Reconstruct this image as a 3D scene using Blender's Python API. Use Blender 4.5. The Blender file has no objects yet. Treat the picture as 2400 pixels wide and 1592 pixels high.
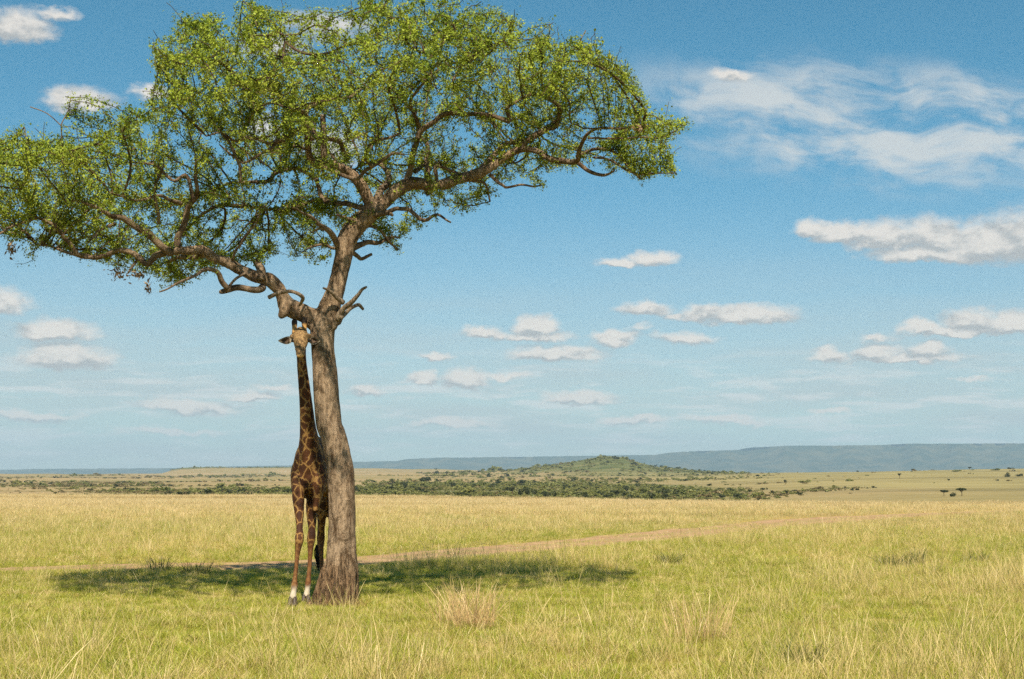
import bpy, math, random
import numpy as np
from mathutils import Vector, Matrix

rng = np.random.default_rng(11)
random.seed(11)
scene = bpy.context.scene
COL = scene.collection
R = math.radians

# ------------------------------------------------------------------ camera
LENS, HZ, F = 50.0, 1110.0, 2400 * 50.0 / 36.0
CAM_H = 2.16
TH = math.atan((HZ - 796) / F)
cam = bpy.data.cameras.new("camera")
cam.lens, cam.sensor_width = LENS, 36.0
cam.clip_start, cam.clip_end = 0.1, 90000
cam_o = bpy.data.objects.new("camera", cam)
cam_o.location = (0, 0, CAM_H)
cam_o.rotation_euler = (math.pi / 2 + TH, 0, 0)
COL.objects.link(cam_o)
scene.camera = cam_o

# ------------------------------------------------------------------ light
SUN_EL, SUN_AZ = R(50), R(178)          # azimuth clockwise from +Y (the view direction)
scene.view_settings.view_transform = 'Standard'
scene.view_settings.look = 'None'
scene.view_settings.exposure = 0.68
scene.view_settings.gamma = 1.0
scene.view_settings.use_curve_mapping = False
sun = bpy.data.lights.new("sun", 'SUN')
sun.energy, sun.angle, sun.color = 5.0, R(0.53), (1.0, 0.90, 0.70)
sun_o = bpy.data.objects.new("sun", sun)
d = Vector((math.sin(SUN_AZ) * math.cos(SUN_EL), math.cos(SUN_AZ) * math.cos(SUN_EL), math.sin(SUN_EL)))
sun_o.rotation_euler = d.to_track_quat('Z', 'Y').to_euler()
sun_o.location = (0, -20, 40)
COL.objects.link(sun_o)

cy = scene.cycles
cy.max_bounces, cy.diffuse_bounces, cy.glossy_bounces = 5, 2, 1
cy.transmission_bounces, cy.transparent_max_bounces, cy.volume_bounces = 4, 6, 0
cy.use_denoising = False
cy.use_adaptive_sampling = True
cy.adaptive_threshold = 0.02
cy.adaptive_min_samples = 24


def ray(px, py):
    u, v = (px - 1200) / F, (796 - py) / F
    return np.array([u, math.cos(TH) - v * math.sin(TH), math.sin(TH) + v * math.cos(TH)])


def P(px, py, Y):
    r = ray(px, py)
    s = Y / r[1]
    return np.array([r[0] * s, Y, CAM_H + r[2] * s])


def proj(p):
    """world points (N,3) -> photo pixels"""
    q = p - np.array([0, 0, CAM_H])
    fw = q[:, 1] * math.cos(TH) + q[:, 2] * math.sin(TH)
    up = -q[:, 1] * math.sin(TH) + q[:, 2] * math.cos(TH)
    return 1200 + F * q[:, 0] / fw, 796 - F * up / fw


# ------------------------------------------------------------------ node helpers
class NT:
    def __init__(self, tree):
        self.t = tree

    def n(self, typ, **kw):
        nd = self.t.nodes.new(typ)
        for k, v in kw.items():
            if k == 'inp':
                for kk, vv in v.items():
                    s = nd.inputs[kk]
                    if hasattr(vv, 'bl_idname') or isinstance(vv, bpy.types.NodeSocket):
                        self.t.links.new(vv, s)
                    else:
                        s.default_value = vv
            else:
                setattr(nd, k, v)
        return nd

    def math(self, op, a, b=None, c=None, clamp=False):
        nd = self.t.nodes.new('ShaderNodeMath')
        nd.operation, nd.use_clamp = op, clamp
        for i, v in enumerate((a, b, c)):
            if v is None:
                continue
            if isinstance(v, bpy.types.NodeSocket):
                self.t.links.new(v, nd.inputs[i])
            else:
                nd.inputs[i].default_value = v
        return nd.outputs[0]

    def vmath(self, op, a, b=None, c=None):
        nd = self.t.nodes.new('ShaderNodeVectorMath')
        nd.operation = op
        for i, v in enumerate((a, b, c)):
            if v is None:
                continue
            if isinstance(v, bpy.types.NodeSocket):
                self.t.links.new(v, nd.inputs[i])
            else:
                nd.inputs[i].default_value = v
        return nd.outputs['Value'] if op in ('LENGTH', 'DOT_PRODUCT', 'DISTANCE') else nd.outputs[0]

    def noise(self, vec, scale, detail=4, rough=0.55, color=False, dist=0.0, dim='3D'):
        nd = self.n('ShaderNodeTexNoise', noise_dimensions=dim)
        nd.inputs['Scale'].default_value = scale
        nd.inputs['Detail'].default_value = detail
        nd.inputs['Roughness'].default_value = rough
        nd.inputs['Distortion'].default_value = dist
        if vec is not None:
            self.t.links.new(vec, nd.inputs['Vector'])
        return nd.outputs['Color' if color else 0]

    def mix(self, f, a, b, blend='MIX'):
        nd = self.t.nodes.new('ShaderNodeMix')
        nd.data_type, nd.blend_type = 'RGBA', blend
        for i, v in ((0, f), (6, a), (7, b)):
            if isinstance(v, bpy.types.NodeSocket):
                self.t.links.new(v, nd.inputs[i])
            else:
                nd.inputs[i].default_value = v if i == 0 else (tuple(v) + (1,) if len(v) == 3 else v)
        return nd.outputs[2]

    def step(self, v, lo, hi, a=0.0, b=1.0):
        nd = self.t.nodes.new('ShaderNodeMapRange')
        nd.interpolation_type = 'SMOOTHSTEP'
        self.t.links.new(v, nd.inputs[0])
        nd.inputs[1].default_value, nd.inputs[2].default_value = lo, hi
        nd.inputs[3].default_value, nd.inputs[4].default_value = a, b
        return nd.outputs[0]

    def link(self, a, b):
        self.t.links.new(a, b)


# ------------------------------------------------------------------ sky
def azel(px, py):
    r = ray(px, py)
    r = r / np.linalg.norm(r)
    return math.atan2(r[0], r[1]), math.asin(r[2])


# cumulus puffs: where they hang in the sky (in photo pixels), their half sizes, weight
PUFFS = [
    (1908, 540, 48, 26, 1), (1985, 548, 85, 30, 1), (2075, 555, 90, 40, 1), (2180, 545, 95, 48, 1),
    (2290, 560, 110, 55, 1), (2400, 550, 130, 68, 1), (2190, 590, 160, 26, .9), (2520, 560, 120, 50, 1),
    (1530, 603, 62, 22, .9), (1450, 612, 55, 14, .8),
    (1505, 722, 72, 24, 1), (1660, 730, 65, 26, .95), (1760, 735, 110, 27, .9), (1580, 740, 50, 12, .5),
    (2155, 768, 44, 20, 1), (2268, 748, 62, 34, 1), (2365, 755, 80, 30, 1), (2240, 775, 120, 16, 1), (2480, 750, 80, 40, 1),
    (1948, 832, 50, 20, .8), (2060, 826, 55, 22, .85), (2170, 818, 48, 22, .95), (2130, 842, 125, 14, .8), (2060, 795, 45, 12, .5),
    (1258, 762, 52, 28, .95), (1135, 780, 60, 18, .9), (1250, 788, 100, 16, .8), (1305, 828, 115, 24, .95),
    (1430, 792, 60, 22, .75), (1600, 792, 95, 20, .6), (1490, 770, 40, 14, .4),
    (998, 890, 42, 20, .9), (1090, 892, 52, 28, .9), (1190, 885, 70, 10, .55), (1018, 838, 55, 14, .65),
    (1362, 930, 95, 19, .95), (860, 916, 50, 17, .7),
    (125, 776, 82, 28, 1), (155, 832, 110, 36, 1.05), (-10, 702, 75, 38, .85),
    (40, 55, 85, 42, .8), (130, 30, 60, 18, .5), (195, 226, 82, 34, .85), (350, 215, 50, 20, .5),
    (585, 924, 72, 15, .8), (440, 952, 120, 18, .7), (80, 972, 120, 14, .65), (640, 905, 60, 10, .5),
    (770, 60, 130, 40, .5), (640, 110, 120, 40, .45), (780, 345, 90, 60, .5), (620, 300, 60, 40, .5),
    (1710, 172, 50, 18, .55), (1480, 985, 80, 12, .75), (1060, 990, 110, 12, .6), (1690, 985, 120, 11, .6),
    (1950, 960, 60, 8, .5), (400, 1010, 150, 10, .5), (2280, 895, 50, 7, .45),
]

PUFFS_HIGH = [p for p in PUFFS if p[1] < 432]
PUFFS_MID = [p for p in PUFFS if 432 <= p[1] < 655]
PUFFS_LOW = [p for p in PUFFS if p[1] >= 655]


def build_world():
    w = bpy.data.worlds.new("World")
    scene.world = w
    w.use_nodes = True
    t = w.node_tree
    t.nodes.clear()
    k = NT(t)
    out = k.n('ShaderNodeOutputWorld')
    bg = k.n('ShaderNodeBackground')
    sky = k.n('ShaderNodeTexSky', sky_type='NISHITA', sun_disc=False)
    sky.sun_elevation, sky.sun_rotation = SUN_EL, SUN_AZ
    sky.altitude, sky.air_density, sky.dust_density, sky.ozone_density = 1600, 1.0, 0.5, 1.6
    tc = k.n('ShaderNodeTexCoord')
    sep = k.n('ShaderNodeSeparateXYZ', inp={0: tc.outputs['Generated']})
    az = k.math('ARCTAN2', sep.outputs[0], sep.outputs[1])
    el = k.math('ARCSINE', sep.outputs[2])
    # the same weather goes on all round: the azimuth folds back every 40 degrees
    azf = k.math('SUBTRACT', k.math('PINGPONG', k.math('ADD', az, 0.365 + 0.73 * 4), 0.73), 0.365)
    uv = k.n('ShaderNodeCombineXYZ', inp={0: azf, 1: el, 2: 0.0}).outputs[0]
    # domain warp: billowy edges
    w1 = k.noise(k.vmath('MULTIPLY', uv, (1, 1.7, 1)), 55, 5, 0.6, True)
    w2 = k.noise(uv, 14, 2, 0.5, True)

    wa = k.vmath('MULTIPLY_ADD', w1, (0.022, 0.0135, 0), k.vmath('ADD', uv, (-0.011, -0.00675, 0)))
    wa = k.vmath('MULTIPLY_ADD', w2, (0.024, 0.010, 0), k.vmath('ADD', wa, (-0.012, -0.005, 0)))
    w1b = k.noise(k.vmath('MULTIPLY', k.vmath('ADD', uv, (0.002, 0.006, 0)), (1, 1.7, 1)), 55, 5, 0.6, True)
    billow = k.math('SUBTRACT', k.n('ShaderNodeSeparateColor', inp={0: w1}).outputs[1], k.n('ShaderNodeSeparateColor', inp={0: w1b}).outputs[1])
    fine = k.noise(k.vmath('MULTIPLY', uv, (1, 1.5, 1)), 95, 6, 0.65)

    def field(puffs, wa):
        acc = None
        for (px, py, rx, ry, wt) in puffs:
            big = wt >= .8
            a0, e0 = azel(px, py + (ry * .35 if big else 0))
            sx, sy = F / rx * .80, F / ry * (.68 if big else .85)
            q = k.vmath('MULTIPLY_ADD', wa, (sx, sy, 0), (-a0 * sx, -e0 * sy, 1.0 - wt if wt < 1 else 0))
            if big:
                q = k.vmath('MAXIMUM', q, k.vmath('MULTIPLY', q, (-1, -2.1, 0)))
            ln = k.vmath('LENGTH', q)
            if acc is None:
                acc = ln
            else:
                nd = t.nodes.new('ShaderNodeMath')
                nd.operation = 'SMOOTH_MIN'
                t.links.new(acc, nd.inputs[0]); t.links.new(ln, nd.inputs[1]); nd.inputs[2].default_value = 0.12
                acc = nd.outputs[0]
        return k.math('SUBTRACT', 1.0, acc)

    def cumulus(puffs):
        f0 = field(puffs, wa)
        f1 = field(puffs, k.vmath('ADD', wa, (0.0008, 0.0040, 0)))
        dens = k.step(k.math('MULTIPLY_ADD', fine, 0.50, f0), 0.22, 0.78)
        up = k.math('MULTIPLY_ADD', billow, 1.6, k.math('MULTIPLY_ADD', fine, .5, k.math('MULTIPLY', k.math('SUBTRACT', f0, f1), 1.3)))
        lit = k.step(up, -0.10, 0.72)
        return dens, k.mix(lit, (0.300, 0.310, 0.310), (0.535, 0.502, 0.460))

    # cirrus veil, upper right, combed along a slant
    a1, e1 = azel(2090, 296)
    rot = k.n('ShaderNodeMapping', vector_type='POINT')
    rot.inputs['Rotation'].default_value = (0, 0, R(9))
    k.link(k.vmath('SUBTRACT', uv, (a1, e1, 0)), rot.inputs['Vector'])
    rv = rot.outputs[0]
    w3 = k.noise(rv, 9, 3, 0.5, True)
    rvw = k.vmath('MULTIPLY_ADD', w3, (0.09, 0.055, 0), k.vmath('ADD', rv, (-0.045, -0.0275, 0)))
    streak = k.noise(k.vmath('MULTIPLY', rvw, (1.0, 4.2, 1)), 9, 6, 0.60)
    soft = k.noise(rvw, 26, 4, 0.55)
    mask = k.math('SUBTRACT', 1.0, k.vmath('LENGTH', k.vmath('MULTIPLY', rvw, (F / 720, F / 165, 0))))
    mask = k.step(mask, -0.12, 0.55)
    cir = k.step(k.math('ADD', k.math('MULTIPLY', streak, 0.75), k.math('MULTIPLY', soft, 0.30)), 0.42, 0.63)
    cir = k.math('MULTIPLY', k.math('MULTIPLY', cir, mask), 0.85)
    # faint layers and flecks low over the horizon
    lowv = k.vmath('MULTIPLY', k.vmath('MULTIPLY_ADD', w2, (0.05, 0.012, 0), uv), (1, 7.5, 1))
    low = k.noise(lowv, 14, 5, 0.62)
    lowm = k.math('MULTIPLY', k.step(el, 0.0, 0.02), k.step(el, 0.10, 0.05))
    flecks = k.math('MULTIPLY', k.math('MULTIPLY', k.step(low, 0.47, 0.64), lowm), 0.58)
    veil = k.math('MULTIPLY', k.step(k.noise(lowv, 5, 3, 0.5), 0.30, 0.72, .55, .92), k.step(el, 0.20, 0.02))

    tone = k.mix(k.step(el, 0.04, 0.32), (0.063 * 0.76, 0.063 * 1.00, 0.063 * 0.96), (0.066 * 0.46, 0.066 * 1.03, 0.066 * 1.02))
    skyc = k.vmath('MULTIPLY', sky.outputs[0], tone)
    c = k.mix(veil, skyc, (0.345, 0.372, 0.372))
    c = k.mix(flecks, c, (0.54, 0.53, 0.51))
    c = k.mix(cir, c, (0.43, 0.445, 0.44))
    # clouds are worked out only for the belt of sky that holds them
    bands = [PUFFS_HIGH, PUFFS_MID, PUFFS_LOW]
    cuts = [azel(1200, -60)[1], azel(1200, 432)[1], azel(1200, 655)[1], -0.01]
    sh = bg.outputs[0]
    k.link(skyc, bg.inputs[0])
    for i, pf in enumerate(bands):
        dens, ccol = cumulus(pf)
        b2 = k.n('ShaderNodeBackground', inp={0: k.mix(k.math('MULTIPLY', dens, 0.94), c, ccol), 1: 1.0})
        fac = k.math('MULTIPLY', k.math('LESS_THAN', el, cuts[i]), k.math('GREATER_THAN', el, cuts[i + 1]))
        sh = k.n('ShaderNodeMixShader', inp={0: fac, 1: sh, 2: b2.outputs[0]}).outputs[0]
    k.link(sh, out.inputs[0])
    try:
        w.cycles.sampling_method = 'MANUAL'
        w.cycles.sample_map_resolution = 512
    except Exception:
        pass


build_world()


# ------------------------------------------------------------------ numpy noise
def _hash(ix, iy, iz, s):
    h = (ix * 374761393 + iy * 668265263 + iz * 2147483647 + s * 1274126177) & 0xFFFFFFFF
    h = ((h ^ (h >> 13)) * 1274126177) & 0xFFFFFFFF
    return ((h ^ (h >> 16)) & 0xFFFF) / 65535.0


def vnoise(p, seed=0):
    p = np.asarray(p, float)
    i = np.floor(p).astype(np.int64)
    f = p - i
    f = f * f * (3 - 2 * f)
    r = 0
    for dx in (0, 1):
        for dy in (0, 1):
            for dz in (0, 1):
                wgt = np.where(dx, f[:, 0], 1 - f[:, 0]) * np.where(dy, f[:, 1], 1 - f[:, 1]) * np.where(dz, f[:, 2], 1 - f[:, 2])
                r = r + wgt * _hash(i[:, 0] + dx, i[:, 1] + dy, i[:, 2] + dz, seed)
    return r


def fbm(p, octs=3, seed=0):
    p = np.asarray(p, float)
    a, s, tot = 0, 1.0, 0
    for o in range(octs):
        a = a + s * vnoise(p * 2 ** o + 17.3 * o, seed + o)
        tot += s
        s *= .5
    return a / tot


def xy0(x, y, s):
    x, y = np.broadcast_arrays(np.asarray(x, float), np.asarray(y, float))
    return np.stack([x.ravel() * s, y.ravel() * s, np.zeros(x.size)], 1)


# ------------------------------------------------------------------ mesh helpers
def mesh(name, verts, faces, smooth=False, attrs=None):
    """faces: (M,k) int array, or list of such arrays"""
    me = bpy.data.meshes.new(name)
    verts = np.asarray(verts, np.float32)
    fl = faces if isinstance(faces, list) else [faces]
    fl = [np.asarray(f, np.int32) for f in fl if len(f)]
    idx = np.concatenate([f.ravel() for f in fl])
    cnt = np.concatenate([np.full(len(f), f.shape[1], np.int32) for f in fl])
    me.vertices.add(len(verts))
    me.vertices.foreach_set('co', verts.ravel())
    me.loops.add(len(idx))
    me.loops.foreach_set('vertex_index', idx)
    me.polygons.add(len(cnt))
    st = np.concatenate([[0], np.cumsum(cnt)[:-1]]).astype(np.int32)
    me.polygons.foreach_set('loop_start', st)
    me.polygons.foreach_set('loop_total', cnt)
    if smooth:
        me.polygons.foreach_set('use_smooth', np.ones(len(cnt), bool))
    for k, v in (attrs or {}).items():
        v = np.asarray(v, np.float32)
        if v.ndim == 1:
            a = me.attributes.new(k, 'FLOAT', 'POINT'); a.data.foreach_set('value', v)
        else:
            a = me.attributes.new(k, 'FLOAT_VECTOR', 'POINT'); a.data.foreach_set('vector', v.ravel())
    me.update(calc_edges=True)
    me.validate()
    return me


def obj(name, me, mat=None, parent=None, **props):
    o = bpy.data.objects.new(name, me)
    COL.objects.link(o)
    if mat and me is not None and not me.materials:
        me.materials.append(mat)
    if parent:
        o.parent = parent
    for k, v in props.items():
        o[k] = v
    return o


def empty(name, loc=(0, 0, 0), **props):
    o = obj(name, None, None, None, **props)
    o.location = loc
    o.empty_display_size = .3
    return o


def catmull(pts, per=6):
    pts = np.asarray(pts, float)
    if len(pts) < 3:
        tt = np.linspace(0, 1, per + 1)[:, None]
        return pts[0] * (1 - tt) + pts[-1] * tt
    q = np.vstack([2 * pts[0] - pts[1], pts, 2 * pts[-1] - pts[-2]])
    out = []
    for i in range(1, len(q) - 2):
        p0, p1, p2, p3 = q[i - 1], q[i], q[i + 1], q[i + 2]
        for tt in np.linspace(0, 1, per, endpoint=False):
            out.append(.5 * ((2 * p1) + (-p0 + p2) * tt + (2 * p0 - 5 * p1 + 4 * p2 - p3) * tt ** 2 + (-p0 + 3 * p1 - 3 * p2 + p3) * tt ** 3))
    out.append(q[-2])
    return np.array(out)


def tube(path, ra, rb=None, sides=12, ref=(0, 1, 0), closed=True, mod=None):
    """path (N,3); ra radius along ref-perpendicular axis, rb the other; returns verts, [quads, caps]"""
    path = np.asarray(path, float)
    n = len(path)
    ra = np.broadcast_to(np.asarray(ra, float), (n,))
    rb = ra if rb is None else np.broadcast_to(np.asarray(rb, float), (n,))
    tan = np.gradient(path, axis=0)
    tan /= np.linalg.norm(tan, axis=1)[:, None] + 1e-9
    ref = np.asarray(ref, float)
    a = np.cross(tan, ref)
    bad = np.linalg.norm(a, axis=1) < .15
    if bad.any():
        a[bad] = np.cross(tan[bad], np.array([.3, .2, 1.0]))
    a /= np.linalg.norm(a, axis=1)[:, None]
    b = np.cross(tan, a)
    th = np.linspace(0, 2 * np.pi, sides, endpoint=False)
    ca, sa = np.cos(th), np.sin(th)
    m = np.ones((n, sides)) if mod is None else mod
    v = path[:, None, :] + m[:, :, None] * (a[:, None, :] * (ca * ra[:, None])[:, :, None] + b[:, None, :] * (sa * rb[:, None])[:, :, None])
    v = v.reshape(-1, 3)
    i = np.arange(n - 1)[:, None] * sides
    j = np.arange(sides)[None]
    j2 = (j + 1) % sides
    q = np.stack([i + j, i + j2, i + sides + j2, i + sides + j], -1).reshape(-1, 4)
    fs = [q]
    if closed:
        base = len(v)
        v = np.vstack([v, path[0] - tan[0] * ra[0] * .25, path[-1] + tan[-1] * ra[-1] * .25])
        jj = np.arange(sides)
        c0 = np.stack([np.full(sides, base), (jj + 1) % sides, jj], 1)
        o = (n - 1) * sides
        c1 = np.stack([np.full(sides, base + 1), o + jj, o + (jj + 1) % sides], 1)
        fs += [np.vstack([c0, c1])]
    return v, fs


class Acc:
    def __init__(self):
        self.v, self.f, self.n, self.at = [], {}, 0, {}

    def add(self, v, fs, **attrs):
        for f in (fs if isinstance(fs, list) else [fs]):
            self.f.setdefault(f.shape[1], []).append(np.asarray(f) + self.n)
        self.v.append(v)
        self.n += len(v)
        for k, val in attrs.items():
            self.at.setdefault(k, []).append(np.broadcast_to(np.asarray(val, float), (len(v),)))
        return self

    def mesh(self, name, smooth=True):
        return mesh(name, np.vstack(self.v), [np.vstack(x) for x in self.f.values()], smooth,
                    {k: np.concatenate(x) for k, x in self.at.items()})


def remeshed(me, voxel, smooth_it=6):
    o = bpy.data.objects.new("tmp", me)
    COL.objects.link(o)
    r = o.modifiers.new("r", 'REMESH')
    r.mode, r.voxel_size, r.use_smooth_shade = 'VOXEL', voxel, True
    s = o.modifiers.new("s", 'SMOOTH')
    s.factor, s.iterations = .5, smooth_it
    dg = bpy.context.evaluated_depsgraph_get()
    dg.update()
    out = bpy.data.meshes.new_from_object(o.evaluated_get(dg), depsgraph=dg)
    bpy.data.objects.remove(o)
    bpy.data.meshes.remove(me)
    out.polygons.foreach_set('use_smooth', np.ones(len(out.polygons), bool))
    return out


def get_co(me):
    a = np.empty(len(me.vertices) * 3, np.float32)
    me.vertices.foreach_get('co', a)
    return a.reshape(-1, 3).astype(float)


def get_no(me):
    a = np.empty(len(me.vertices) * 3, np.float32)
    me.vertex_normals.foreach_get('vector', a)
    return a.reshape(-1, 3).astype(float)


def set_co(me, co):
    me.vertices.foreach_set('co', np.asarray(co, np.float32).ravel())
    me.update()


# ------------------------------------------------------------------ materials
def mat(name):
    m = bpy.data.materials.new(name)
    m.use_nodes = True
    t = m.node_tree
    t.nodes.clear()
    k = NT(t)
    out = k.n('ShaderNodeOutputMaterial')
    return m, k, out


def principled(k, out, color, rough=.8, bump=None, bump_d=.02, bump_s=.6, spec=.25):
    b = k.n('ShaderNodeBsdfPrincipled')
    if isinstance(color, bpy.types.NodeSocket):
        k.link(color, b.inputs['Base Color'])
    else:
        b.inputs['Base Color'].default_value = tuple(color) + (1,)
    if isinstance(rough, bpy.types.NodeSocket):
        k.link(rough, b.inputs['Roughness'])
    else:
        b.inputs['Roughness'].default_value = rough
    b.inputs['Specular IOR Level'].default_value = spec
    if bump is not None:
        bn = k.n('ShaderNodeBump', inp={'Strength': bump_s, 'Distance': bump_d, 'Height': bump})
        k.link(bn.outputs[0], b.inputs['Normal'])
    k.link(b.outputs[0], out.inputs[0])
    return b


def leafy(k, out, color, trans, tfac=.35, gloss=.04, rough=.45):
    df = k.n('ShaderNodeBsdfDiffuse', inp={0: color})
    tr = k.n('ShaderNodeBsdfTranslucent', inp={0: trans})
    mx = k.n('ShaderNodeMixShader', inp={0: tfac, 1: df.outputs[0], 2: tr.outputs[0]})
    gl = k.n('ShaderNodeBsdfGlossy')
    gl.inputs['Roughness'].default_value = rough
    m2 = k.n('ShaderNodeMixShader', inp={0: gloss, 1: mx.outputs[0], 2: gl.outputs[0]})
    k.link(m2.outputs[0], out.inputs[0])


def grass_colours(k, pos):
    """field colour by place: greener lawn, straw stands, rusty bits (shared by blades and the far sward)"""
    n1 = k.noise(k.vmath('MULTIPLY', pos, (1, .55, 0)), .16, 3, .55)
    n2 = k.noise(k.vmath('MULTIPLY', pos, (1, .8, 0)), 1.1, 3, .6)
    f = k.math('ADD', k.math('MULTIPLY', n1, .45), k.math('MULTIPLY', n2, .55))
    sp = k.n('ShaderNodeSeparateXYZ', inp={0: pos})
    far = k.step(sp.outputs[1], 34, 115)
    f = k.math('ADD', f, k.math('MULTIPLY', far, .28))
    return f, far


def make_materials():
    M = {}
    # ---- ground
    m, k, out = mat("savanna_ground")
    g = k.n('ShaderNodeNewGeometry')
    pos = g.outputs['Position']
    sp = k.n('ShaderNodeSeparateXYZ', inp={0: pos})
    f, far = grass_colours(k, pos)
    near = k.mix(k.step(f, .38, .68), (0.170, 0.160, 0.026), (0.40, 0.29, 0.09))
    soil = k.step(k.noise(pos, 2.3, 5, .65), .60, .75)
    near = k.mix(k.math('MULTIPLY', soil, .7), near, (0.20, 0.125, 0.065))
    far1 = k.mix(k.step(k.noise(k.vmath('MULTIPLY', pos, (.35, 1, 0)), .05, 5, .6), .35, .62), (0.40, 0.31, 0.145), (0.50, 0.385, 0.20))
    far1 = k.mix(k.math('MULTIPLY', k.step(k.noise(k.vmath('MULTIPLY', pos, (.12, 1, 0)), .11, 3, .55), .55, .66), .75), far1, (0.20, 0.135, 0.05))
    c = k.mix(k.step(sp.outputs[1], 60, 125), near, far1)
    # the plains beyond the rim: pinkish straw with darker patches
    n4 = k.noise(k.vmath('MULTIPLY', pos, (.4, 1, 0)), .0042, 6, .62)
    plain = k.mix(k.step(n4, .38, .62), (0.35, 0.250, 0.130), (0.255, 0.205, 0.090))
    plain = k.mix(k.step(k.noise(k.vmath('MULTIPLY', pos, (.5, 1, 0)), .06, 5, .7), .45, .66, 0, .6), plain, (0.165, 0.135, 0.055))
    slope = k.mix(k.step(k.noise(k.vmath('MULTIPLY', pos, (.35, 1, 0)), .022, 6, .68), .40, .60), (0.315, 0.262, 0.115), (0.195, 0.168, 0.068))
    slope = k.mix(k.math('MULTIPLY', k.step(k.noise(k.vmath('MULTIPLY', pos, (.22, 1, 0)), .0085, 4, .6), .56, .66), .75), slope, (0.115, 0.095, 0.040))
    plain = k.mix(k.step(sp.outputs[0], 60, 200, 0, .85), plain, slope)
    n5 = k.noise(k.vmath('MULTIPLY', pos, (.25, 1, 0)), .0030, 5, .6)
    plain = k.mix(k.math('MULTIPLY', k.step(n5, .54, .66), .8), plain, (0.11, 0.095, 0.042))
    c = k.mix(k.step(sp.outputs[1], 170, 320), c, plain)
    hill = k.n('ShaderNodeAttribute', attribute_name='wooded')
    wood = k.mix(k.step(k.noise(pos, .03, 5, .65), .35, .65), (0.078, 0.094, 0.028), (0.140, 0.142, 0.050))
    hv = k.math('MULTIPLY', hill.outputs['Fac'], k.step(k.noise(k.vmath('MULTIPLY', pos, (.5, 1, 0)), .012, 5, .65), .30, .46))
    c = k.mix(hv, c, wood)
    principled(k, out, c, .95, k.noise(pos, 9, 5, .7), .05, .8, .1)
    M['ground'] = m

    # ---- dirt track
    m, k, out = mat("dirt")
    pos = k.n('ShaderNodeNewGeometry').outputs['Position']
    a = k.n('ShaderNodeAttribute', attribute_name='across')
    rut = k.step(k.math('ABSOLUTE', k.math('SUBTRACT', k.math('ABSOLUTE', a.outputs['Fac']), .5)), .34, .12)
    c = k.mix(k.step(k.noise(pos, 1.4, 6, .65), .35, .65), (0.34, 0.205, 0.115), (0.44, 0.285, 0.165))
    c = k.mix(k.math('MULTIPLY', k.math('SUBTRACT', 1.0, rut), k.step(k.noise(pos, 3, 4, .6), .40, .6)), c, (0.30, 0.235, 0.10))
    principled(k, out, c, .95, k.noise(pos, 14, 5, .7), .04, .8, .1)
    M['dirt'] = m

    # ---- grass blades
    m, k, out = mat("grass_blades")
    pos = k.n('ShaderNodeNewGeometry').outputs['Position']
    dry = k.n('ShaderNodeAttribute', attribute_name='dry').outputs['Fac']
    hgt = k.n('ShaderNodeAttribute', attribute_name='up').outputs['Fac']
    rnd = k.n('ShaderNodeObjectInfo').outputs['Random']
    f, far = grass_colours(k, pos)
    f = k.math('ADD', f, k.math('MULTIPLY', k.math('SUBTRACT', rnd, .5), .55))
    f = k.math('ADD', f, k.math('MULTIPLY', k.math('SUBTRACT', k.noise(pos, 4.5, 2, .5), .5), .35))
    green = k.mix(rnd, (0.270, 0.318, 0.030), (0.530, 0.495, 0.076))
    straw = k.mix(rnd, (0.63, 0.470, 0.175), (0.75, 0.580, 0.300))
    c = k.mix(k.step(k.math('ADD', f, k.math('MULTIPLY', dry, .46)), .645, .945), green, straw)
    rust = k.math('MULTIPLY', k.step(k.noise(pos, 2.6, 4, .6), .58, .70), .6)
    c = k.mix(rust, c, (0.36, 0.21, 0.085))
    c = k.mix(k.math('MULTIPLY', k.step(k.noise(pos, 1.7, 4, .6), .60, .70), .55), c, (0.10, 0.145, 0.024))
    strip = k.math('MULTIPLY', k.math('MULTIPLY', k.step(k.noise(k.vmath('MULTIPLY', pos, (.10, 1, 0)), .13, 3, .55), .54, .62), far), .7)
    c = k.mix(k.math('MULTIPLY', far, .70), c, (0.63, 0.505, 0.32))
    c = k.mix(strip, c, (0.27, 0.18, 0.075))
    # blade foot is browner thatch
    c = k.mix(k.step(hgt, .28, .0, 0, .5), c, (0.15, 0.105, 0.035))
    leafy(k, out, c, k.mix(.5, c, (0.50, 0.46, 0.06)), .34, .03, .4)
    M['grass'] = m

    m, k, out = mat("dark_grass_blades")
    rnd = k.n('ShaderNodeAttribute', attribute_name='dry').outputs['Fac']
    c = k.mix(rnd, (0.06, 0.085, 0.020), (0.20, 0.19, 0.06))
    leafy(k, out, c, c, .3)
    M['dark_grass'] = m
    m, k, out = mat("straw_blades")
    rnd = k.n('ShaderNodeAttribute', attribute_name='dry').outputs['Fac']
    hgt = k.n('ShaderNodeAttribute', attribute_name='up').outputs['Fac']
    c = k.mix(rnd, (0.58, 0.38, 0.17), (0.76, 0.56, 0.31))
    c = k.mix(k.step(hgt, .30, .0, 0, .75), c, (0.24, 0.12, 0.04))
    leafy(k, out, c, c, .3)
    M['straw'] = m
    m, k, out = mat("rusty_straw_blades")
    rnd = k.n('ShaderNodeAttribute', attribute_name='dry').outputs['Fac']
    c = k.mix(rnd, (0.42, 0.25, 0.07), (0.36, 0.33, 0.10))
    leafy(k, out, c, c, .3)
    M['rusty'] = m

    # ---- bark
    m, k, out = mat("bark")
    tc = k.n('ShaderNodeTexCoord')
    po = tc.outputs['Object']
    sp = k.n('ShaderNodeSeparateXYZ', inp={0: po})
    stretch = k.vmath('MULTIPLY', po, (1, 1, .38))
    n1 = k.noise(stretch, 5.5, 6, .62, dist=.6)
    n2 = k.noise(stretch, 30, 5, .65, dist=.5)
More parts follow.
